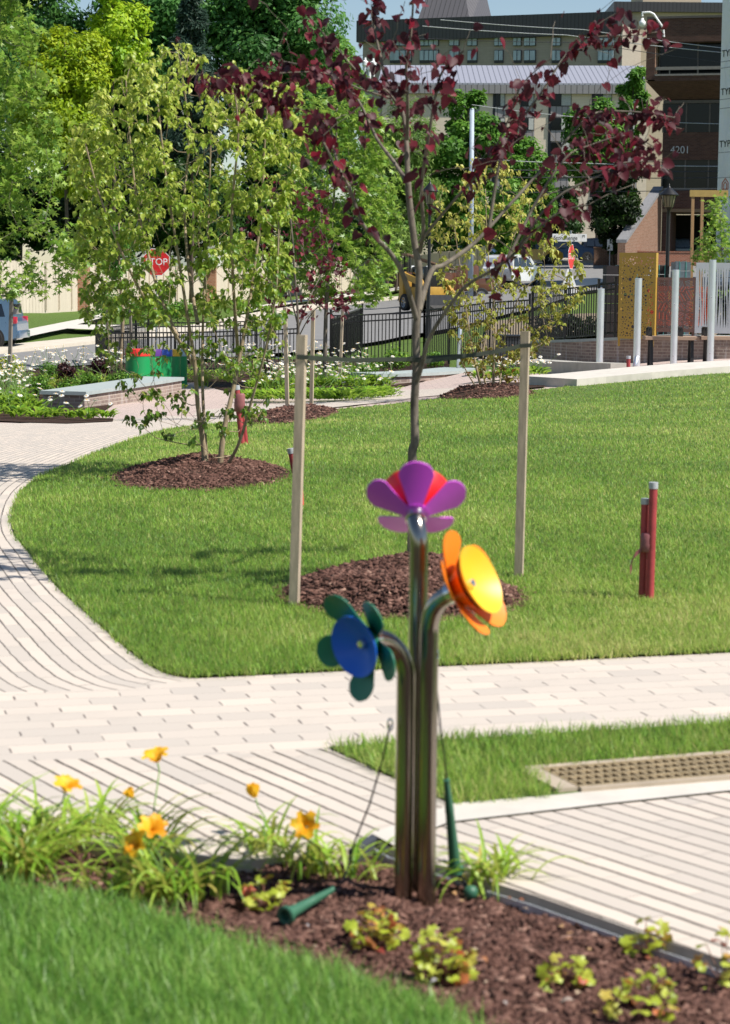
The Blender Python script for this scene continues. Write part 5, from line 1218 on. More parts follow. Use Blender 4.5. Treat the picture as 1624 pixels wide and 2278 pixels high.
shrub('ninebark', 'dark purple shrub left of the drums', 144, 51.5, .62, .78, PUR, 700, .07, 41, group='purple shrubs'); shrub('ninebark', 'dark purple shrub beside the low fence corner, left of the red topped drum', 222, 53, .7, .85, PUR, 800, .07, 42, group='purple shrubs'); shrub('ninebark', 'low purple shrub behind the daisies right of the small redbud', 590, 56, .7, .6, PUR, 600, .07, 43, group='purple shrubs')
shrub('gold_shrub', 'lime yellow shrub beneath the blue car', 14, 49, 1.0, 1.0, LIME, 1600, .06, 44)
for i, (px, Y, w_, h_, lab) in enumerate(((85, 48, .8, .55, 'green mounded shrub between the daisies and the purple shrub'), (150, 47.5, .7, .5, 'green shrub right behind the near end of the left seat wall'), (195, 48.8, .8, .55, 'green shrub behind the middle of the left seat wall'), (260, 50.5, .7, .5, 'green shrub left of the red topped drum'), (120, 54, 1.0, .6, 'green shrub by the road at left'), (880, 55, .9, .85, 'bright green shrub before the tall fence left of the trunk'), (968, 56, .6, .6, 'bright green shrub before the fence right of the trunk'), (830, 56.5, .7, .6, 'small green shrub at the foot of the tall fence'), (810, 55, .6, .5, 'low green shrub right of the middle stake'))):
    shrub('green_shrub', lab, px, Y, w_, h_, GRS if i < 5 else MID + ['9db83c'], 900, .06, 50 + i, group='green shrubs in the beds')
for i, (px, Y) in enumerate(((172, 49), (225, 50.5), (290, 50.6), (100, 50), (450, 53.5))):
    g = on(px, Y, .02); root = thing('ornamental_grass', 'tuft of fine ornamental grass among the shrubs of the left bed', 'grass tuft', g, 'ornamental grasses'); straps('leaves', g, 150, (.4, .7), .006, M_DAY, root, .05, (.6, 1.8), .5)
# ------------------------------------------------------------------ road, verge, sidewalks
road = GP((-200, 800), (-100, 798), (55, 784), (209, 767), (397, 746), (520, 729), (612, 708), (726, 685), (876, 665), (1000, 650), (1090, 634), (1170, 618), (1180, 600), (1130, 590), (1000, 588)) + GP((1000, 585), (1700, 585), (1700, 640), (1360, 642), (1300, 650), (1180, 690), (1020, 730), (900, 750), (720, 780), (480, 800), (200, 815), (-200, 840))
sheet('road', road, M_ASPH, .05, .02, None, step=.4)
kl = GP((-200, 812), (-100, 800), (55, 786), (209, 769), (397, 748), (520, 731), (612, 709), (726, 686), (876, 667), (1000, 651), (1090, 634), (1165, 620))
M_KERB = plain('kerb_concrete', (.55, .49, .40), .9, var=.1, scale=2)
ribbon('road_kerb', dense(smoothp(kl, 2), .5, False), 1.7, .13, M_KERB, .03)
ribbon('far_kerb', dense(GP((1080, 588), (1250, 587), (1400, 586), (1700, 585)), .5, False), 2.6, .2, M_KERB, .03)
sw = GP((-200, 756), (53, 740), (110, 728), (165, 717), (215, 706), (228, 700), (262, 697), (225, 712), (190, 722), (172, 727), (270, 728), (340, 734), (400, 732), (470, 721), (520, 711), (580, 697), (590, 705), (530, 720), (470, 732), (400, 743), (330, 744), (270, 741), (150, 736), (110, 744), (53, 757), (-200, 774))
sheet('sidewalk', sw, M_CONC, .10, .02, None, step=.4)
sw2 = GP((530, 694), (600, 679), (700, 663), (897, 639), (1000, 624), (1060, 616), (1060, 620), (1000, 630), (897, 645), (700, 671), (600, 687), (540, 700))
sheet('sidewalk', sw2, M_CONC, .10, .02, None, step=.4)
isl = GP((1262, 640), (1290, 626), (1330, 624), (1350, 630), (1330, 638), (1290, 648)); sheet('traffic_island', isl, M_CONC, .16, .02, None, step=.4)
# ------------------------------------------------------------------ cream fence with brick piers
M_CREAM = plain('cream_boards', (.60, .525, .43), .8, var=.06, scale=2, stretch=(3, 3, .3)); M_PIER = brickm('orange_brick', (.40, .17, .09), (.50, .24, .13), (.50, .42, .34), .24, .09)
base_l = [(-160, 697), (0, 690), (100, 690), (210, 684), (330, 677), (450, 668), (560, 659), (680, 649), (800, 638), (900, 630), (1000, 621), (1080, 615)]
hts = [2.45, 2.45, 2.4, 2.3, 2.2, 2.1, 2.05, 2.0, 2.0, 2.0, 2.0, 2.0]
B3 = [gnd(*p) for p in base_l]
root = thing('board_fence', 'long cream board fence with brick piers along the sidewalk', 'fence', B3[0])
mp = MB(); M_CPOST = plain('cream_post', (.50, .42, .33), .8)
for i in range(len(B3) - 1):
    a, b = B3[i], B3[i + 1]; L = (b.xy - a.xy).length; n = max(1, round(L / 2.4)); d = Vector((b.x - a.x, b.y - a.y, 0)).normalized(); nn = Vector((d.y, -d.x, 0)); nn = nn if nn.y < 0 else -nn
    for j in range(n):
        f0, f1 = j / n, (j + 1) / n; p, q = a.lerp(b, f0), a.lerp(b, f1); p.z, q.z = h1(p.x, p.y), h1(q.x, q.y); h_ = hts[i] + random.uniform(-.03, .03); zz = max(p.z, q.z) + h_; nb = 14
        for k in range(nb):
            s, e = p.lerp(q, (k + .03) / nb), p.lerp(q, (k + .97) / nb); mp.hexa([(s.x, s.y, s.z - .2), (e.x, e.y, e.z - .2), (e.x + nn.x * .03, e.y + nn.y * .03, e.z - .2), (s.x + nn.x * .03, s.y + nn.y * .03, s.z - .2)], [(s.x, s.y, zz), (e.x, e.y, zz), (e.x + nn.x * .03, e.y + nn.y * .03, zz), (s.x + nn.x * .03, s.y + nn.y * .03, zz)])
        mo = MB(); mo.box((p.x + nn.x * .05, p.y + nn.y * .05, (p.z + zz) / 2), (.10, .10, zz - p.z + .04)); mo.build('post', M_CPOST, root)
mp.build('boards', M_CREAM, root)
for px, w_ in ((178, .95), (830, .9), (880, .7), (465, .9)):
    for i in range(len(base_l) - 1):
        if base_l[i][0] <= px < base_l[i + 1][0]:
            f = (px - base_l[i][0]) / (base_l[i + 1][0] - base_l[i][0]); p = B3[i].lerp(B3[i + 1], f); z = h1(p.x, p.y); m = MB(); m.box((p.x, p.y - .25, z + hts[i] / 2 - .05), (w_, .9, hts[i] + .15)); m.build('brick_pier', M_PIER, root)
            m = MB(); m.box((p.x, p.y - .25, z + hts[i] + .07), (w_ + .1, 1.0, .1)); m.build('pier_cap', M_CREAM, root)
for i, (px, py, w_, h_) in enumerate(((243, 712, 1.5, 1.2), (305, 718, 1.4, 1.0), (350, 715, 1.6, 1.1), (575, 678, 1.2, .8), (395, 722, 1.5, 1.0))):
    g = gnd(px, py); shrub('verge_shrub', ('rounded green shrub by the sidewalk fork beside the thin staked tree', 'green shrub left of the left stop sign post by the sidewalk', 'green shrub right of the left stop sign post by the sidewalk', 'small shrub by the sidewalk behind the smaller redbud', 'green shrub by the sidewalk hidden behind the dogwood stems')[i], px, g.y, w_ * 1.3, h_ * 1.2, GRS, 900, .12, 70 + i, group='shrubs along the sidewalk')
sheet('bare_ground', [(X_of(1130, 57), 57), (X_of(1700, 53), 53), (X_of(1700, 86), 86), (X_of(1300, 88), 88), (X_of(1090, 84), 84), (X_of(1060, 62), 62)], M_EARTH, .04, .02, None, step=.5)
for i, (px, Y) in enumerate(((1205, 60), (1240, 61), (1278, 60), (1315, 59.5), (1350, 60), (1570, 54), (1605, 54.3), (1640, 54))):
    shrub('backdrop_bush', ('dark clipped bush added as backdrop behind the black fence on the curved wall' if i < 5 else 'dark bush added as backdrop behind the slots of the pale grey screen'), px, Y, 1.1, 1.15 if i < 5 else 1.9, ['0e160b', '18250f', '243616', '35491f'], 900, .10, 90 + i, group='bushes added as dark backdrop behind fence and screen')  # bushes added to darken what shows through the fence and the slots
# ------------------------------------------------------------------ signs
M_SIGNR = plain('stop_red', (.62, .015, .02), .4); M_SIGNW = plain('sign_white', (.80, .80, .80), .4); M_POST = plain('galvanised_post', (.38, .41, .44), .5, .5)
M_INK = plain('sign_ink', (.01, .01, .012), .6)
def octo(r): return [(r * math.cos(R(22.5 + 45 * i)), r * math.sin(R(22.5 + 45 * i))) for i in range(8)]
def stop(label, px, py, Y, size, yaw, extra=None):
    c = at(px, py, Y); g = on(px, Y); g = Vector((c.x, Y, g.z)); root = thing('stop_sign', label, 'stop sign', g, 'stop signs'); M = Matrix.Translation(c) @ Matrix.Rotation(yaw, 4, 'Z') @ Matrix.Rotation(R(90), 4, 'X'); r = size / 2 / math.cos(R(22.5))
    def pl(rr, z, name, mat, dz=.004):
        m = MB(); m.prism([M @ Vector((x, y, z)) for x, y in octo(rr)], (M.to_3x3() @ Vector((0, 0, dz)))); return m.build(name, mat, root)
    f = pl(r, 0, 'sign_face', M_SIGNW); pl(r * .955, .0042, 'red_field', M_SIGNR, .002)
    text('lettering', 'STOP', size * .36, M_SIGNW, M @ Matrix.Translation((0, 0, .0075)), root, .001, .95)
    m = MB(); top = c.z + (size * .5 if extra is None else size * .5 + .42); off = M.to_3x3() @ Vector((0, 0, -.035)); m.box((c.x + off.x, c.y + off.y, (g.z + top) / 2), (.05, .05, top - g.z), yaw); m.build('post', M_POST, root); return root, c
stop('stop sign half hidden by the branches of the left dogwood', 348, 583, 64, .80, R(8))
rs, c = stop('stop sign turned edge on beside the road under the street name plate', 1271, 571, 66, .76, R(70), 1)
Yn = 65.9; pc = at(1267, 529, Yn); root = thing('street_name_sign', 'white street name plate mounted above the edge on stop sign', 'street sign', pc); m = MB(); m.box(pc, (1.06, .012, .235), bev=.004); m.build('plate', M_SIGNW, root)
M = Matrix.Translation((pc.x, pc.y - .008, pc.z)) @ Matrix.Rotation(R(90), 4, 'X')
text('lettering', 'Stonehenge', .185, M_INK, M @ Matrix.Translation((-.12, -.01, 0)), root, .001, .84); text('lettering', 'Pl', .12, M_INK, M @ Matrix.Translation((.43, .045, 0)), root, .001)
m = MB(); a = at(1267, 598, 72); m.hexa([(a.x - .30, 72, a.z - .85), (a.x + .34, 72, a.z - .85), (a.x + .34, 72.3, a.z - .85), (a.x - .30, 72.3, a.z - .85)], [(a.x - .06, 72.1, a.z), (a.x + .04, 72.1, a.z), (a.x + .04, 72.14, a.z), (a.x - .06, 72.14, a.z)]); tag(m.build('marker_cone', M_SIGNW), 'white pointed marker behind the post of the edge on stop sign', 'marker')
# ------------------------------------------------------------------ lamps and poles
M_LGLASS = plain('lamp_glass', (.24, .21, .16), .15, 0, .1, coat=.5)
def lamp(label, px, pytop, pybot, Y, s=1.0):
    g = on(px, Y); t = at(px, pytop, Y); g.x = t.x; root = thing('street_lamp', label, 'street lamp', g, 'black street lamps'); H_ = t.z - g.z; k = (at(px, pytop, Y).z - at(px, pybot, Y).z); T0 = Matrix.Translation(g)
    m = MB(); m.lathe([(.17, 0), (.17, .12), (.12, .2), (.10, .7), (.065, .85), (.055, H_ - k - .25), (.055, H_ - k * 1.1), (.09, H_ - k * 1.02), (.13, H_ - k * .97), (.001, H_ - k * .96)], 16, T0); m.build('pole', M_BLACK, root, True, 40)
    m = MB(); m.lathe([(.10, H_ - k * .97), (.15, H_ - k * .92), (.235, H_ - k * .48), (.001, H_ - k * .47)], 16, T0); m.build('glass', M_LGLASS, root, True, 40)
    m = MB()
    for i in range(12):
        an = i * math.pi / 6; m.tube([g + Vector((.152 * math.cos(an), .152 * math.sin(an), H_ - k * .93)), g + Vector((.238 * math.cos(an), .238 * math.sin(an), H_ - k * .48))], .008, 4)
    m.build('cage', M_BLACK, root); m = MB(); m.lathe([(.29, H_ - k * .49), (.30, H_ - k * .45), (.22, H_ - k * .34), (.10, H_ - k * .2), (.05, H_ - k * .15), (.025, H_ - k * .08), (.012, H_), (.0001, H_ + .01)], 16, T0); m.build('hood', M_BLACK, root, True, 40); return root
lamp('black street lamp in front of the dark brick office', 1489, 409, 463, 66); lamp('black street lamp behind the big redbud trunk', 957, 400, 456, 78)
g = on(1046, 112); t = at(1050, 243, 112); root = thing('utility_pole', 'tall pale blue grey utility pole right of the big redbud', 'pole', g); m = MB(); m.tube([g, t], [.15, .115], 16); m.build('shaft', plain('pale_pole', (.36, .42, .50), .6), root, True); m = MB(); m.tube([t, t + Vector((0, 0, .04))], [.125, .11], 12); m.build('pole_cap', M_POST, root)
M_WIRE = plain('wire', (.03, .03, .035), .5); M_WIREL = plain('bright_wire', (.55, .56, .58), .4, .5)
def wire(label, pts, Y, mat, r):
    P = [at(a, b, Y + i * 2) for i, (a, b) in enumerate(pts)]; q = []
    for a, b in zip(P, P[1:]):
        for k in range(8): q.append(a.lerp(b, k / 8) + Vector((0, 0, -.05 * math.sin(math.pi * k / 8))))
    q.append(P[-1]); m = MB(); m.tube(q, r, 5); tag(m.build('power_line', mat), label, 'power line', 'overhead power lines')
for pts, mat, r, lab in (([(940, 58), (1260, 78), (1620, 118)], M_WIREL, .022, 'upper pair of bright wires crossing the office wall'), ([(980, 44), (1300, 66), (1620, 108)], M_WIREL, .02, 'upper pair of bright wires crossing the office wall'), ([(900, 84), (1300, 95), (1620, 140)], M_WIRE, .018, 'thin dark wire passing the top office window band'), ([(1050, 233), (1300, 262), (1620, 276)], M_WIREL, .018, 'single pale wire crossing the middle office windows'), ([(1050, 375), (1300, 379), (1620, 381)], M_WIRE, .03, 'dark wire from the utility pole across the beige building'), ([(1050, 352), (1300, 363), (1620, 370)], M_WIREL, .02, 'pale wire above the lowest office window band'), ([(1060, 392), (1300, 394), (1620, 395)], M_WIRE, .025, 'dark wires just over the brick fascia of the office'), ([(1060, 426), (1300, 426), (1620, 420)], M_WIRE, .02, 'dark wires just over the brick fascia of the office')):
    wire(lab, pts, 116, mat, r)
# ------------------------------------------------------------------ office of dark brick
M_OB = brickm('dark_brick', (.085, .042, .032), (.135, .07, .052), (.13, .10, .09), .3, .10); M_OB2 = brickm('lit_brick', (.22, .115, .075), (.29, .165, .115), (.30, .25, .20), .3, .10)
M_GLASS = NT('dark_glass'); gl = M_GLASS; nn_ = gl.noise(.5, gl.obj, 3); gl.pr(gl.mix(nn_, (.004, .005, .005), (.013, .014, .013)), .12, 0, .28); M_GLASS = gl.m
M_MULL = plain('bronze_mullion', (.10, .085, .075), .5, .3); M_RAIL = plain('grey_sill', (.22, .20, .18), .6)
Yo = 150.0; ZO = lambda py: at(1500, py, Yo).z
xo = [X_of(1424, Yo), X_of(1780, Yo)]; yaw = R(-15)
go = Vector((xo[0], Yo, ZO(600))); root = thing('office_building', 'dark brick office with three bands of dark windows and a sloped soffit', 'building', go); 
ca, sa = math.cos(yaw), math.sin(yaw)
def OP(u, v, z): return Vector((xo[0] + u * ca - v * sa, Yo + u * sa + v * ca, z))   # u along facade, v behind it
def obox(name, u0, u1, v0, v1, z0, z1, mat, par=None):
    m = MB(); q = [(u0, v0), (u1, v0), (u1, v1), (u0, v1)]; m.hexa([OP(a, b, z0) for a, b in q], [OP(a, b, z1) for a, b in q]); return m.build(name, mat, par or root)
W = 14.0; px1 = 1 / (F / Yo)
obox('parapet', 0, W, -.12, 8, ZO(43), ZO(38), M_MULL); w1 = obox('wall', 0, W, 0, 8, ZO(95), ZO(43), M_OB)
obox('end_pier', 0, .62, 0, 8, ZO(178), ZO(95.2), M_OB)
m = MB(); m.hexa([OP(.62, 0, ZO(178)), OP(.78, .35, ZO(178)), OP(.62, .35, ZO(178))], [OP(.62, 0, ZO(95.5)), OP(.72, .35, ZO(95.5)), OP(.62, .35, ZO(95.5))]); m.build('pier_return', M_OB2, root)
def band(z0, z1, v, u0=.8, u1=W, n=5, mull=.10):
    f = obox('window', u0, u1, v, v + .1, z0, z1, M_GLASS); k = n
    for i in range(k + 1):
        u = u0 + (u1 - u0) * i / k; obox('mullion', u - mull / 2, u + mull / 2, v - .06, v - .002, z0, z1, M_MULL, f)
    return f
band(ZO(166), ZO(95.5), 1.1, .8, W, 5)
obox('sill_rail', .66, W, .0, .14, ZO(157), ZO(150), M_RAIL); obox('sill_rail', .62, W, -.06, .3, ZO(170), ZO(166), M_RAIL)
for i in range(7): obox('rail_post', 1.6 + i * 1.95, 1.66 + i * 1.95, .04, .10, ZO(166), ZO(157), M_RAIL)
obox('spandrel', .62, W, 0.02, 1.5, ZO(181), ZO(170), M_OB)
m = MB(); m.hexa([OP(1.0, 2.2, ZO(219)), OP(W, 2.2, ZO(219)), OP(W, 6, ZO(219)), OP(1.0, 6, ZO(219))], [OP(0, .02, ZO(181.2)), OP(W, .02, ZO(181.2)), OP(W, 6, ZO(181.2)), OP(0, 6, ZO(181.2))]); m.build('sloped_soffit', M_OB, root)
obox('window_head', 1.0, W, 2.0, 6, ZO(226), ZO(219.1), M_MULL)
band(ZO(291), ZO(226), 2.2, 1.0, W, 8); ws = obox('wall', 1.0, W, 2.15, 6, ZO(353), ZO(291.1), M_OB); band(ZO(416), ZO(353.1), 2.3, 1.0, W, 8); obox('sill_rail', .9, W, 2.0, 2.2, ZO(420), ZO(416.2), M_RAIL)
obox('fascia', 1.1, W, 1.9, 5, ZO(463), ZO(420.1), M_OB); obox('fascia_soffit', 1.1, W, 1.92, 5, ZO(470), ZO(463.1), plain('tan_soffit', (.22, .16, .10), .8))
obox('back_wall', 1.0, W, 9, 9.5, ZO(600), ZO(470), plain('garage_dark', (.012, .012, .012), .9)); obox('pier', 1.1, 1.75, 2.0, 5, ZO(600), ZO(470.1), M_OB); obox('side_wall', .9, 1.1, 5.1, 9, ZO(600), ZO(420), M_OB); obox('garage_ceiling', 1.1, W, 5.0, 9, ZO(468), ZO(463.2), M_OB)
# wing wall sloping towards the street
pts = [(1437, 422), (1436, 560), (1420, 578), (1396, 575), (1396, 545)]
tv = [OP(1.08, 1.9, ZO(420)), OP(1.08, 1.9, ZO(600)), OP(-.15, -7, ZO(592)), OP(-.15, -7, ZO(545))]
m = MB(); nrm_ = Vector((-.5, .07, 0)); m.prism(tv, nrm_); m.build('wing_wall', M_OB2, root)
m = MB(); a, b = tv[0], tv[3]; up_ = Vector((0, 0, .22)); o1, o2 = Vector((.08, 0, 0)), nrm_ + Vector((-.1, 0, 0)); m.hexa([a + o1, b + o1, b + o2, a + o2], [a + o1 + up_, b + o1 + up_, b + o2 + up_, a + o2 + up_]); m.build('wing_coping', plain('grey_coping', (.20, .20, .21), .6), root)
M = lambda u, v, z: Matrix.Translation(OP(u, v, z)) @ Matrix.Rotation(yaw, 4, 'Z') @ Matrix.Rotation(R(90), 4, 'X')
M_LET = plain('steel_letters', (.42, .42, .44), .4, .4); text('number', '4201', .72, M_LET, M(2.25, 2.1, ZO(331)), root, .03, .95, 1.1); text('lettering', 'ELME AR', .34, M_SIGNW, M(9.0, 1.85, ZO(432)), root, .03)
# roof things of the office
c0 = at(1482, 36, Yo - .4); root2 = thing('security_camera', 'white dome camera hanging from a bent pipe on the office roof corner', 'camera', at(1593, 0, Yo)); root2.location = at(1476, 80, Yo - .6)
m = MB(); m.tube([at(1477, 82, Yo - .6), at(1475.5, 62, Yo - .6), at(1454, 31, Yo - .7), at(1445, 27, Yo - .7), at(1429, 28, Yo - .7), at(1429, 36, Yo - .7)], .075, 10); m.build('arm', M_SIGNW, root2, True, 40)
m = MB(); q = at(1429, 52, Yo - .7); m.lathe([(.0001, .38), (.08, .36), (.12, .2), (.22, .12), (.235, 0), (.2, -.14), (.1, -.24), (.0001, -.27)], 20, Matrix.Translation(q)); m.build('dome', M_SIGNW, root2, True)
# ------------------------------------------------------------------ white wrapped building at the right
def wrapmat():
    t = NT('white_housewrap'); m = t.n('ShaderNodeMapping', I={'Vector': t.obj, 'Scale': (1, 1, .35)}).outputs[0]; n = t.noise(.9, m, 5, .6); n2 = t.noise(.35, t.obj, 3)
    t.pr((.80, .81, .83), .5, 0, .4, t.bump(t.math('ADD', n, n2), 1.0, .35)); return t.m
Yw = 118.0; xw = X_of(1588, Yw); zl = h1(xw, Yw) - 1; zt_ = at(1600, -60, Yw).z; d = Vector((1, -2.1, 0)).normalized(); ang = math.atan2(d.y, d.x)
root = thing('wrapped_building', 'unfinished building wrapped in white sheeting with black lettering at the right edge', 'building', (xw, Yw, zl)); M_WRAP = wrapmat(); m = MB(); nb_ = Vector((d.y, -d.x, 0)) * -1
A = Vector((xw, Yw, 0)); m.hexa([A + Vector((0, 0, zl)), A + d * 9 + Vector((0, 0, zl)), A + d * 9 + nb_ * 9 + Vector((0, 0, zl)), A + nb_ * 9 + Vector((0, 0, zl))], [A + Vector((0, 0, zt_)), A + d * 9 + Vector((0, 0, zt_)), A + d * 9 + nb_ * 9 + Vector((0, 0, zt_)), A + nb_ * 9 + Vector((0, 0, zt_))])
m.build('sheeting', M_WRAP, root); zz = zl + 2
for px_, py_, s in ((1612, 121, 'TYPAR'), (1611, 206, 'TYPAR'), (1611, 322, 'TYPAR')):
    z = at(1600, py_, Yw).z; text('lettering', s, .52, M_INK, Matrix.Translation(A + d * 1.0 + Vector((0, 0, z)) - nb_ * .02) @ Matrix.Rotation(ang, 4, 'Z') @ Matrix.Rotation(R(90), 4, 'X'), root, .004, 1.15)
for py_ in (138, 152, 222, 242, 340, 396, 500):
    z = at(1600, py_, Yw).z; m = MB(); m.box(A + d * 4.5 + Vector((0, 0, z)) - nb_ * .006, (9, .012, .035), ang); m.build('seam', plain('seam_tape', (.30, .31, .34), .6), root)
for py_ in (413, 560):
    z = at(1605, py_, Yw).z; c_ = A + d * .75 - nb_ * .012; mk = MB(); q = [(-.28, -.22), (-.28, .12), (0, .36), (.28, .12), (.28, -.22), (-.28, -.22)]; pts = [c_ + d * a + Vector((0, 0, z + b)) for a, b in q]
    mk.tube(pts, .028, 4); q2 = [(-.14, -.22), (-.14, .05), (0, .18), (.14, .05), (.14, -.22)]; mk.tube([c_ + d * a + Vector((0, 0, z + b)) for a, b in q2], .024, 4); mk.build('house_mark', plain('orange_ink', (.55, .14, .06), .6), root)
    text('lettering', 'TYPAR', .5, M_INK, Matrix.Translation(A + d * 2.6 + Vector((0, 0, z)) - nb_ * .02) @ Matrix.Rotation(ang, 4, 'Z') @ Matrix.Rotation(R(90), 4, 'X'), root, .004, 1.1)
# ------------------------------------------------------------------ beige buildings
def beige(name, base, brick=True):
    t = NT(name); b = t.n('ShaderNodeTexBrick', I={'Vector': t.uv, 'Color1': (*base, 1), 'Color2': (*[x * .93 for x in base], 1), 'Mortar': (*[x * .85 for x in base], 1), 'Scale': 1, 'Mortar Size': .015, 'Brick Width': .8, 'Row Height': .3}); t.pr(b.outputs[0], .9, 0, .2); return t.m
def seamm(name, base, w=.45, rough=.45):
    t = NT(name); s = t.n('ShaderNodeSeparateXYZ', I={0: t.uv}).outputs[0]; f = t.math('FRACT', t.math('DIVIDE', s, w)); k = t.math('LESS_THAN', f, .16)
    t.pr(t.mix(k, base, tuple(x * .45 for x in base)), rough, .2, .4, t.bump(k, .4, .05)); return t.m
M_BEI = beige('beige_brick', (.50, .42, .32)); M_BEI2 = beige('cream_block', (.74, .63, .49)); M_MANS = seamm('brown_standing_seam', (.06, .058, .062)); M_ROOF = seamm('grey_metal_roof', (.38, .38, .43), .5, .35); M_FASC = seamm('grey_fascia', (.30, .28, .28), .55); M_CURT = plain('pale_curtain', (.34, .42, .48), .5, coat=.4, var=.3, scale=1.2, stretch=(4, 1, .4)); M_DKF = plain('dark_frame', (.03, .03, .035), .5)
def quadbox(par, name, px0, px1, y0, y1, Y, dep, mat, dY=0.0, proud=0):
    """box whose front face spans photo pixels px0..px1, y0(top)..y1 at depth Y (right end nearer by dY)"""
    a, b = at(px0, y1, Y), at(px1, y1, Y - dY); zb = min(a.z, b.z); zt2 = at((px0 + px1) / 2, y0, Y).z; d_ = Vector((b.x - a.x, b.y - a.y, 0)).normalized(); n_ = Vector((-d_.y, d_.x, 0)); f = n_ * -proud; A_ = Vector((a.x, a.y, 0)) + f; B_ = Vector((b.x, b.y, 0)) + f; m = MB(); e = n_ * dep
    m.hexa([p + Vector((0, 0, zb)) for p in (A_, B_, B_ + e, A_ + e)], [p + Vector((0, 0, zt2)) for p in (A_, B_, B_ + e, A_ + e)]); return m.build(name, mat, par)
Yt = 262
root = thing('tower_block', 'tall beige block with dark metal eaves rising behind the lower building', 'building', at(1100, 600, Yt))
DT = 11.5
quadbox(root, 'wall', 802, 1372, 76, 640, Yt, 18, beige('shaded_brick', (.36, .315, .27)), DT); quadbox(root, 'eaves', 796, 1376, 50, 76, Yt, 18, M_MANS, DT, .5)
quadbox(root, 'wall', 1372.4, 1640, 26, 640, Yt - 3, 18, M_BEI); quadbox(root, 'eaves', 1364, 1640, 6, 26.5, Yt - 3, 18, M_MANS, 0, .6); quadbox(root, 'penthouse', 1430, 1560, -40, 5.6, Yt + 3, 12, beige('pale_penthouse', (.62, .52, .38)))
for x0, x1, rows in ((868, 884, 1), (876, 916, 2), (934, 976, 2), (1000, 1022, 2), (1040, 1062, 2), (1142, 1160, 2), (1166, 1192, 2), (1228, 1248, 2), (1330, 1366, 2), (1100, 1120, 2)):
    for r in range(rows):
        y0 = (112, 62 + 22)[r] if r == 0 else 84
        y0, y1 = ((112, 140) if r == 0 else (84, 102)); yo = Yt - DT * (x0 - 802) / 570; dd_ = DT * (x1 - x0) / 570; f = quadbox(root, 'window', x0, x1, y0, y1, yo, .2, M_DKF, dd_, .12); n = max(1, round((x1 - x0) / 12)); gap = (x1 - x0) / n
        for k in range(n): quadbox(f, 'pane', x0 + k * gap + 1, x0 + (k + 1) * gap - 1, y0 + 1, y1 - 6 if r == 0 else y1 - 1, yo - dd_ * k / n, .1, M_CURT, dd_ / n, .2)
a0 = at(925, 56, Yt + 4); a1 = at(1104, 56, Yt + 4); t0, t1 = at(958, -35, Yt + 10), at(1078, -35, Yt + 10); sp = at(1046, 56, Yt + 2)
m = MB(); m.hexa([(a0.x, Yt + 4, a0.z), (sp.x, Yt + 2, a0.z), (a1.x, Yt + 8, a0.z), (a1.x, Yt + 18, a0.z), (a0.x, Yt + 18, a0.z)], [(t0.x, Yt + 9, t0.z), (at(1030, 0, Yt + 8).x, Yt + 8, t0.z), (t1.x, Yt + 11, t0.z), (t1.x, Yt + 14, t0.z), (t0.x, Yt + 14, t0.z)]); m.build('turret_roof', seamm('turret_seam', (.11, .105, .11), .6), root)
Yb = 205
root = thing('apartment_block', 'lower cream block with a long grey metal roof and columns of windows', 'building', at(1100, 560, Yb)); a, b = at(840, 205, Yb), at(1440, 205, Yb - 2)
quadbox(root, 'wall', 846, 1432, 206, 640, Yb, 12, M_BEI2, 2); quadbox(root, 'fascia', 840, 1436, 188, 208, Yb, 12.5, M_FASC, 2, .5)
m = MB(); r0, r1 = at(840, 189, Yb - .5), at(1436, 189, Yb - 2.5); q0, q1 = at(850, 147, Yb + 9), at(1432, 151, Yb + 7); th = Vector((0, 0, .15)); zA = (r0.z + r1.z) / 2 + .02; zB = (q0.z + q1.z) / 2
P4 = [Vector((r0.x, r0.y, zA)), Vector((r1.x, r1.y, zA)), Vector((q1.x, q1.y, zB)), Vector((q0.x, q0.y, zB))]; m.hexa(P4, [p + th for p in P4]); m.build('roof', M_ROOF, root)
for x0, x1 in ((1040, 1066), (1100, 1122), (1160, 1186), (1222, 1268), (1316, 1356), (1390, 1410)):
    quadbox(root, 'window_bay', x0 - 8, x0 - .3, 208.4, 440, Yb, .5, M_DKF, (x0 - 846) / 586 * 0, .02 + (x0 - 846) / 586 * 2)
    for y0, y1 in ((209, 239), (264, 292), (318, 346), (370, 398), (424, 452)):
        pr_ = .1 + (x0 - 846) / 586 * 2.1; f = quadbox(root, 'window', x0, x1, y0, y1, Yb, .3, M_DKF, 0, pr_); mid = (x0 + x1) / 2
        quadbox(f, 'pane', x0 + 1.5, mid - .8, y0 + 1.5, y1 - 1.5, Yb, .2, M_GLASS, 0, pr_ + .06); quadbox(f, 'pane', mid + .8, x1 - 1.5, y0 + 1.5, y1 - 1.5, Yb, .2, plain('curtain_grey', (.42, .43, .40), .7, var=.2), 0, pr_ + .06)
        quadbox(root, 'spandrel', x0, x1, y1 + .4, y1 + 24, Yb, .3, M_FASC, 0, pr_ - .03)
for px_, y0_, y1_ in ((812, 128, 172), (822, 140, 178), (830, 130, 170)):
    t_ = at(px_, y0_, 206); b_ = at(px_, y1_, 206); rv = thing('roof_vent', 'white metal vent on the left end of the grey metal roof', 'vent', b_, 'white vents on the grey roof'); m = MB(); hh_ = t_.z - b_.z; m.lathe([(.16, 0), (.16, hh_ * .55), (.3, hh_ * .6), (.3, hh_ * .8), (.12, hh_ * .86), (.1, hh_), (.0001, hh_)], 14, Matrix.Translation(b_)); m.build('stack', M_SIGNW, rv, True, 40)
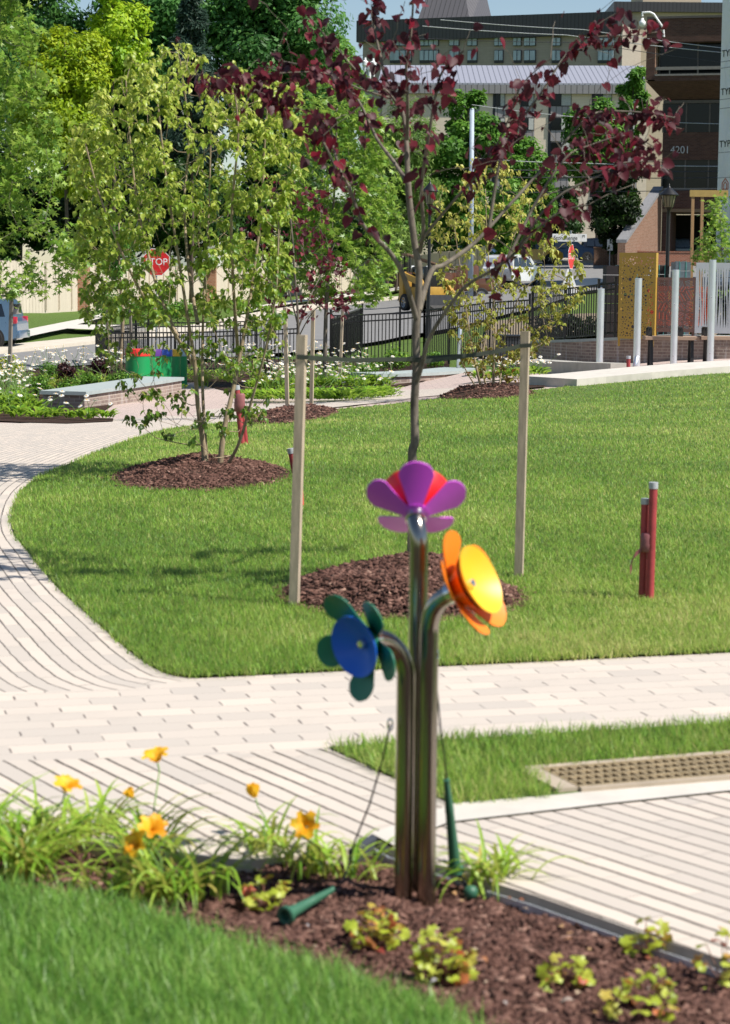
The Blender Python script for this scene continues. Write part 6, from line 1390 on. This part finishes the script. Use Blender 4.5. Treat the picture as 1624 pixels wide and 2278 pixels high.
# house behind the maples
Yh = 175; root = thing('grey_roofed_house', 'house with grey shingle roof and white gable behind the maples', 'house', on(330, Yh)); a, b = at(255, 260, Yh), at(480, 260, Yh); tp = at(330, 70, Yh + 5); M_SHIN = plain('grey_shingle', (.20, .20, .22), .8, var=.15, scale=3)
m = MB(); z0 = h1(a.x, Yh) - 2; m.hexa([(a.x, Yh, z0), (b.x, Yh, z0), (b.x, Yh + 9, z0), (a.x, Yh + 9, z0)], [(a.x, Yh, a.z), (b.x, Yh, a.z), (b.x, Yh + 9, a.z), (a.x, Yh + 9, a.z)]); m.build('wall', plain('white_siding', (.66, .66, .64), .7), root)
m = MB(); m.hexa([(a.x - .5, Yh - .6, a.z), (b.x + .5, Yh - .6, a.z), (b.x + .5, Yh + 9.6, a.z), (a.x - .5, Yh + 9.6, a.z)], [(a.x - .5, Yh + 4.4, tp.z), (b.x - 4, Yh + 4.4, tp.z), (b.x - 4, Yh + 4.6, tp.z), (a.x - .5, Yh + 4.6, tp.z)]); m.build('roof', M_SHIN, root)
m = MB(); g0, g1, g2 = at(395, 255, Yh - .9), at(455, 255, Yh - .9), at(432, 90, Yh - .9); m.prism([g0, g1, g2], (0, 3, 0)); m.build('gable', M_SIGNW, root)
# ------------------------------------------------------------------ low brick walls by the street, wooden frame, pallets
M_RB = brickm('red_brick', (.30, .105, .06), (.38, .15, .09), (.42, .32, .26), .24, .085)
def pxbox(name, label, cat, px0, px1, y0, y1, Y, dep, mat, cap=None):
    a, b = at(px0, y1, Y), at(px1, y1, Y); z0 = min(h1(a.x, Y), h1(b.x, Y), a.z) - .1; z1 = at((px0 + px1) / 2, y0, Y).z; root = thing(name, label, cat, (a.x, Y, z0)); m = MB(); m.box(((a.x + b.x) / 2, Y + dep / 2, (z0 + z1) / 2), (b.x - a.x, dep, z1 - z0)); m.build('wall' if 'wall' in name else 'body', mat, root)
    m = MB(); m.box(((a.x + b.x) / 2, Y + dep / 2, z1 + .04), (b.x - a.x + .08, dep + .08, .08)); m.build('cap', cap or mat, root); return root
pxbox('brick_planter_wall', 'red brick planter wall in front of the office left of the gold panel', 'low wall', 1376, 1700, 562, 583, 146, .6, M_RB)
pxbox('brown_brick_wall', 'greyish brown brick wall behind the white post by the dark evergreen', 'low wall', 1322, 1400, 552, 574, 152, .5, M_OB2)
m = MB(); c_ = at(1357, 545, 145); m.box(c_, (.38, .03, .75)); root = thing('parking_sign', 'small white sign on a short post by the red brick planter wall', 'sign', on(1357, 145)); m.build('plate', M_SIGNW, root); m = MB(); m.box((c_.x, c_.y + .04, c_.z - .5), (.06, .04, 1.9)); m.build('post', M_POST, root)
M_LUM = plain('pine_lumber', (.36, .21, .10), .75, var=.16, scale=6, stretch=(4, 4, .5)); Yl = 62; root = thing('timber_frame', 'raw timber frame of two posts and a beam before the office', 'timber frame', on(1540, Yl))
for a_, b_ in ((1537, 1542), (1558, 1563)):
    t_ = at(b_, 438, Yl); g_ = on(a_, Yl); m = MB(); m.hexa([(g_.x - .042, Yl, g_.z), (g_.x + .042, Yl, g_.z), (g_.x + .042, Yl + .1, g_.z), (g_.x - .042, Yl + .1, g_.z)], [(t_.x - .042, Yl, t_.z), (t_.x + .042, Yl, t_.z), (t_.x + .042, Yl + .1, t_.z), (t_.x - .042, Yl + .1, t_.z)]); m.build('timber_post', M_LUM, root)
a_, b_ = at(1535, 430, Yl), at(1620, 430, Yl); m = MB(); m.box(((a_.x + b_.x) / 2, Yl + .04, a_.z), (b_.x - a_.x, .12, .19)); m.build('beam', plain('yellow_beam', (.42, .28, .09), .7, var=.1), root)
def pallet(label, px0, px1, y0, Y, mat, strap_c):
    a, b = at(px0, y0, Y), at(px1, y0, Y); z0 = h1(a.x, Y); root = thing('brick_pallet', label, 'pallet', (a.x, Y, z0)); w_ = b.x - a.x; m = MB()
    n = 9; hh = a.z - z0 - .12
    for i in range(n): m.box(((a.x + b.x) / 2 + random.uniform(-.012, .012), Y + .45, z0 + .12 + hh * (i + .5) / n), (w_ * random.uniform(.96, 1), .9, hh / n * .93))
    m.build('stack', mat, root); m = MB()
    for s in (.3, .7): m.box((a.x + w_ * s, Y - .004, z0 + .12 + hh / 2), (.02, .012, hh + .01)); m.box((a.x + w_ * s, Y + .45, a.z + .006), (.02, .92, .012))
    m.build('strap', strap_c, root); m = MB(); m.box(((a.x + b.x) / 2, Y + .45, z0 + .06), (w_, .9, .11)); m.build('pallet_base', M_WOOD2, root)
M_TEAL = plain('teal_strap', (.10, .35, .33), .5); M_DKB = plain('black_bricks', (.022, .016, .018), .8, var=.3)
pallet('strapped stack of dark bricks left of the gold panel, widened behind it as dark backdrop', 1349, 1447, 590, 57, M_DKB, M_TEAL); pallet('strapped stack of dark bricks behind the brown panel, left of the lamp post', 1457, 1489, 590, 58, M_DKB, M_TEAL); pallet('stack wrapped in blue grey sheet right of the lamp post', 1502, 1537, 582, 58.5, plain('blue_sheet', (.14, .18, .22), .5), M_TEAL)  # first stack is widened to add a dark backdrop behind the gold holes
# ------------------------------------------------------------------ vehicles
M_TYRE = plain('tyre_rubber', (.018, .018, .019), .85); M_RIM = plain('alloy_rim', (.45, .46, .48), .3, .9); M_TINT = plain('tinted_glass', (.01, .014, .02), .05, 0, .1, spec=.8); M_TAIL = plain('tail_lamp', (.55, .02, .05), .2, coat=.6)
def wheel(root, c, r, w, side, rimm=None):
    M0 = Matrix.Translation(c) @ Matrix.Rotation(R(90), 4, 'X'); m = MB(); m.lathe([(r * .62, -w / 2), (r * .92, -w / 2), (r, -w / 2 + .03), (r, w / 2 - .03), (r * .92, w / 2), (r * .62, w / 2), (r * .6, 0), (r * .62, -w / 2)], 28, M0); t = m.build('tyre', M_TYRE, root, True, 40)
    m = MB()
    for s in (-1, 1):
        m.lathe([(r * .63, s * w * .42), (r * .55, s * w * .38), (r * .53, s * w * .1), (.0001, s * w * .1)], 24, M0)
        for k in range(5):
            an = k * 1.2566; p = M0 @ Vector((math.cos(an) * r * .08, math.sin(an) * r * .08, s * w * .36)); q = M0 @ Vector((math.cos(an) * r * .56, math.sin(an) * r * .56, s * w * .36)); m.tube([p, q], r * .07, 6)
    m.build('rim', rimm or M_RIM, t, True, 40)
def car(name, label, cat, P, yaw, L, Wd, prof, glassprof, paintm, wheels, wr, belt, extra=None, tail=True, group=None):
    """side profile (x along length 0 rear .. L front, z) lofted across the width with tumblehome above the belt line"""
    root = thing(name, label, cat, P, group); Mx = Matrix.Translation(P) @ Matrix.Rotation(yaw, 4, 'Z'); ztop = max(p[1] for p in prof)
    def wd(z): return Wd / 2 * (1 - .16 * max(0, (z - belt) / (ztop - belt))) * (1 - .05 * max(0, (.45 - z) / .45))
    def loft(pr, inset, ys):
        m = MB(); rings = []
        for f in ys: rings.append([m.bm.verts.new(Mx @ Vector((x - L / 2, f * (wd(z) + inset), z))) for x, z in pr])
        n = len(pr)
        for a, b in zip(rings, rings[1:]):
            for i in range(n): m.bm.faces.new((a[i], a[(i + 1) % n], b[(i + 1) % n], b[i]))
        m.bm.faces.new(rings[0]); m.bm.faces.new(rings[-1][::-1]); return m
    arch = []
    m = loft(prof, 0, (-1, -.93, .93, 1)); m.build('body', paintm, root, True, 28)
    for gp in glassprof:
        for s in (-1, 1):
            m = MB(); m.hexa([Mx @ Vector((x - L / 2, s * (wd(z) - .02), z)) for x, z in gp], [Mx @ Vector((x - L / 2, s * (wd(z) + .006), z)) for x, z in gp]); m.build('side_window', M_TINT, root)
    for i, wx in enumerate(wheels):
        for s in (-1, 1):
            c = Mx @ Vector((wx - L / 2, s * (Wd / 2 - .12), wr)); m = MB(); M1 = Matrix.Translation(Mx @ Vector((wx - L / 2, s * (Wd / 2 - .02), wr))) @ Matrix.Rotation(yaw, 4, 'Z') @ Matrix.Rotation(R(90), 4, 'X')
            m.lathe([(.0001, -.028), (wr * 1.17, -.028), (wr * 1.17, .028), (.0001, .028)], 28, M1); m.build('wheel_arch', M_TYRE, root)
            M0 = Matrix.Translation(c + (Mx.to_3x3() @ Vector((0, s * .035, 0)))) @ Matrix.Rotation(yaw, 4, 'Z')
            wheel_at(root, M0, wr, .22)
    return root, Mx, wd
def wheel_at(root, M0, r, w):
    Mr = M0 @ Matrix.Rotation(R(90), 4, 'X'); m = MB(); m.lathe([(r * .62, -w / 2), (r * .92, -w / 2), (r, -w / 2 + .03), (r, w / 2 - .03), (r * .92, w / 2), (r * .62, w / 2), (r * .6, 0), (r * .62, -w / 2)], 28, Mr); t = m.build('tyre', M_TYRE, root, True, 40); m = MB()
    for s in (-1, 1):
        m.lathe([(r * .63, s * w * .42), (r * .55, s * w * .38), (r * .53, s * w * .1), (.0001, s * w * .1)], 24, Mr)
        for k in range(5):
            an = k * 1.2566; m.tube([Mr @ Vector((math.cos(an) * r * .08, math.sin(an) * r * .08, s * w * .36)), Mr @ Vector((math.cos(an) * r * .56, math.sin(an) * r * .56, s * w * .36))], r * .075, 6)
    m.build('rim', M_RIM, t, True, 40)
def pbox(root, Mx, name, c, d, mat, bev=.01):
    m = MB(); b = bmesh.new(); m.box((0, 0, 0), d, bev=bev); m.bm.transform(Mx @ Matrix.Translation(c)); return m.build(name, mat, root, True, 40)
def carpaint(n, c): return plain(n, c, .3, .35, .06, coat=.8)
SUV = [(.05, .42), (.0, .62), (.02, .95), (.16, 1.05), (.28, 1.55), (.42, 1.68), (1.2, 1.74), (2.4, 1.70), (2.75, 1.62), (3.35, 1.12), (4.25, .98), (4.5, .8), (4.55, .45), (4.4, .3), (.25, .3)]
SG = [[(.42, 1.1), (.55, 1.52), (1.0, 1.58), (1.05, 1.08)], [(1.13, 1.08), (1.1, 1.58), (2.0, 1.57), (2.02, 1.06)], [(2.1, 1.06), (2.08, 1.57), (2.55, 1.52), (2.95, 1.08)]]
# blue suv, rear end inside the frame; nose points left (-x)
Yc = 72.5; rear = X_of(53, Yc); zc_ = h1(rear - 2, Yc); P = Vector((rear - 2.28, Yc, zc_ + .03))
root, Mx, wd = car('blue_suv', 'blue grey suv parked at the left edge, its tail showing', 'car', P, R(180 - 3), 4.55, 1.8, SUV, SG, carpaint('steel_blue_paint', (.11, .19, .30)), (.85, 3.55), .35, 1.02)
for s in (-1, 1): pbox(root, Mx, 'tail_lamp', Vector((.12 - 2.28, s * (wd(1.0) - .07), .98)), (.2, .2, .24), M_TAIL, .04)
pbox(root, Mx, 'bumper', Vector((-2.26, 0, .5)), (.16, 1.72, .26), carpaint('steel_blue_paint', (.11, .19, .30)), .05); pbox(root, Mx, 'rear_window', Vector((-2.045, 0, 1.34)), (.09, 1.30, .36), M_TINT, .02)
for s in (-1, 1): pbox(root, Mx, 'roof_rail', Vector((-.9, s * .62, 1.78)), (1.9, .05, .05), M_BLACK, .015)
for s in (-1, 1): pbox(root, Mx, 'door_handle', Vector((-.55, s * .905, .98)), (.2, .03, .04), M_RIM, .01)
# white car by the fence
Yv = 119; cx = X_of(1140, Yv); root, Mx, wd = car('white_car', 'white car on the road behind the drying dogwood', 'car', Vector((cx, Yv, h1(cx, Yv) + .06)), R(62), 4.4, 1.8, SUV, SG, carpaint('white_paint', (.78, .78, .78)), (.85, 3.5), .34, 1.02)
pbox(root, Mx, 'tail_lamp', Vector((-2.1, -.8, .95)), (.12, .2, .3), M_TAIL, .03)
# far cars
for px, Y, c, lab, nm, yw in ((1262, 163, (.015, .035, .08), 'dark blue car parked behind the street name sign', 'dark_blue_paint', 3), (1352, 166, (.02, .03, .06), 'dark car in the shade under the broad evergreen', 'navy_paint', 0), (1140, 172, (.72, .74, .76), 'white car with a red stripe beyond the drying dogwood', 'pale_paint', 5), (1180, 158, (.70, .40, .03), 'yellow van partly hidden behind the drying dogwood', 'yellow_paint_van', 2), (1075, 168, (.10, .20, .42), 'blue car glimpsed right of the utility pole', 'bright_blue_paint', 4), (1506, 158, (.10, .15, .20), 'car parked inside the office garage opening', 'garage_car_paint', 80)):
    x = X_of(px, Y); root, Mx, wd = car('parked_car', lab, 'car', Vector((x, Y, max(h1(x, Y), 0) + .02)), R(yw), 4.6, 1.85, SUV, SG, carpaint(nm, c), (.85, 3.6), .36, 1.02, group='cars across the street')
    if 'stripe' in lab: pbox(root, Mx, 'stripe', Vector((0, 0, .82)), (4.3, 1.87, .16), plain('stripe_red', (.6, .03, .03), .4))
# ------------------------------------------------------------------ skid loader
M_YEL = plain('machine_yellow', (.42, .24, .03), .5, var=.12, scale=5); Ys = 104; sx = X_of(950, Ys); gz = h1(sx, Ys) + .06
root = thing('skid_loader', 'yellow and black skid loader parked on the road behind the redbud trunk', 'loader', (sx, Ys, gz)); Mx = Matrix.Translation((sx, Ys, gz)) @ Matrix.Rotation(R(-62), 4, 'Z')
# x forward, rear faces the camera's left
pbox(root, Mx, 'chassis', Vector((-.2, 0, .75)), (2.3, 1.15, .85), M_YEL, .06); pbox(root, Mx, 'rear_door', Vector((-1.42, 0, .95)), (.22, 1.2, 1.1), M_YEL, .08)
pbox(root, Mx, 'cab', Vector((.05, 0, 1.62)), (1.45, 1.05, 1.05), M_BLACK, .08); pbox(root, Mx, 'cab_window', Vector((-.70, 0, 1.7)), (.03, .8, .6), M_TINT, .01)
for s in (-1, 1):
    pbox(root, Mx, 'cab_window', Vector((.05, s * .535, 1.7)), (1.1, .02, .65), M_TINT, .01); pbox(root, Mx, 'tower', Vector((-1.15, s * .72, 1.15)), (.42, .24, 1.5), M_YEL, .05)
    m = MB(); pr_ = [(-1.3, 1.62), (-1.2, 1.9), (.6, 1.55), (1.55, .75), (1.45, .45), (1.25, .55), (.5, 1.25)]; m.hexa([Mx @ Vector((x, s * .62, z)) for x, z in pr_], [Mx @ Vector((x, s * .80, z)) for x, z in pr_]); m.build('lift_arm', M_YEL, root)
    for wx in (-.85, .75): wheel_at(root, Mx @ Matrix.Translation((wx, s * .72, .41)), .41, .30)
    pbox(root, Mx, 'work_light', Vector((-.74, s * .42, 2.12)), (.06, .16, .14), M_SIGNW, .02)
m = MB(); pr_ = [(1.5, .15), (2.3, .08), (2.35, .14), (1.75, .30), (1.62, .8), (1.5, .8)]; m.hexa([Mx @ Vector((x, -.9, z)) for x, z in pr_], [Mx @ Vector((x, .9, z)) for x, z in pr_]); m.build('bucket', M_BLACK, root)
# ------------------------------------------------------------------ dump truck body behind it
Yk = 114; kx = X_of(960, Yk); kz = h1(kx, Yk) + .06; root = thing('work_truck', 'brown work truck with a raised dark lid behind the skid loader', 'truck', (kx, Yk, kz)); Mx = Matrix.Translation((kx, Yk, kz)) @ Matrix.Rotation(R(8), 4, 'Z'); M_BRN = carpaint('brown_truck_paint', (.17, .065, .03))
pbox(root, Mx, 'bed', Vector((-.2, 0, 1.15)), (2.7, 1.9, .95), M_BRN, .06); pbox(root, Mx, 'cab', Vector((1.75, 0, 1.35)), (1.3, 1.85, 1.4), M_BRN, .2); pbox(root, Mx, 'hood', Vector((2.75, 0, 1.0)), (.95, 1.8, .7), M_BRN, .15); pbox(root, Mx, 'windscreen', Vector((2.32, 0, 1.72)), (.2, 1.5, .5), M_TINT, .03)
m = MB(); m.hexa([Mx @ Vector(p) for p in ((-1.5, -.95, 2.55), (1.0, -.95, 1.75), (1.0, .95, 1.75), (-1.5, .95, 2.55))], [Mx @ Vector(p) for p in ((-1.5, -.95, 2.63), (1.0, -.95, 1.83), (1.0, .95, 1.83), (-1.5, .95, 2.63))]); m.build('lid', plain('rust_lid', (.20, .12, .07), .7), root)
for s in (-1, 1):
    pbox(root, Mx, 'lid_prop', Vector((-1.35, s * .88, 2.05)), (.07, .05, .95), M_BLACK, .01); pbox(root, Mx, 'tail_lamp', Vector((-1.52, s * .85, 1.2)), (.08, .18, .5), M_TAIL, .02)
    for wx in (-.7, 2.5): wheel_at(root, Mx @ Matrix.Translation((wx, s * .82, .42)), .42, .26)
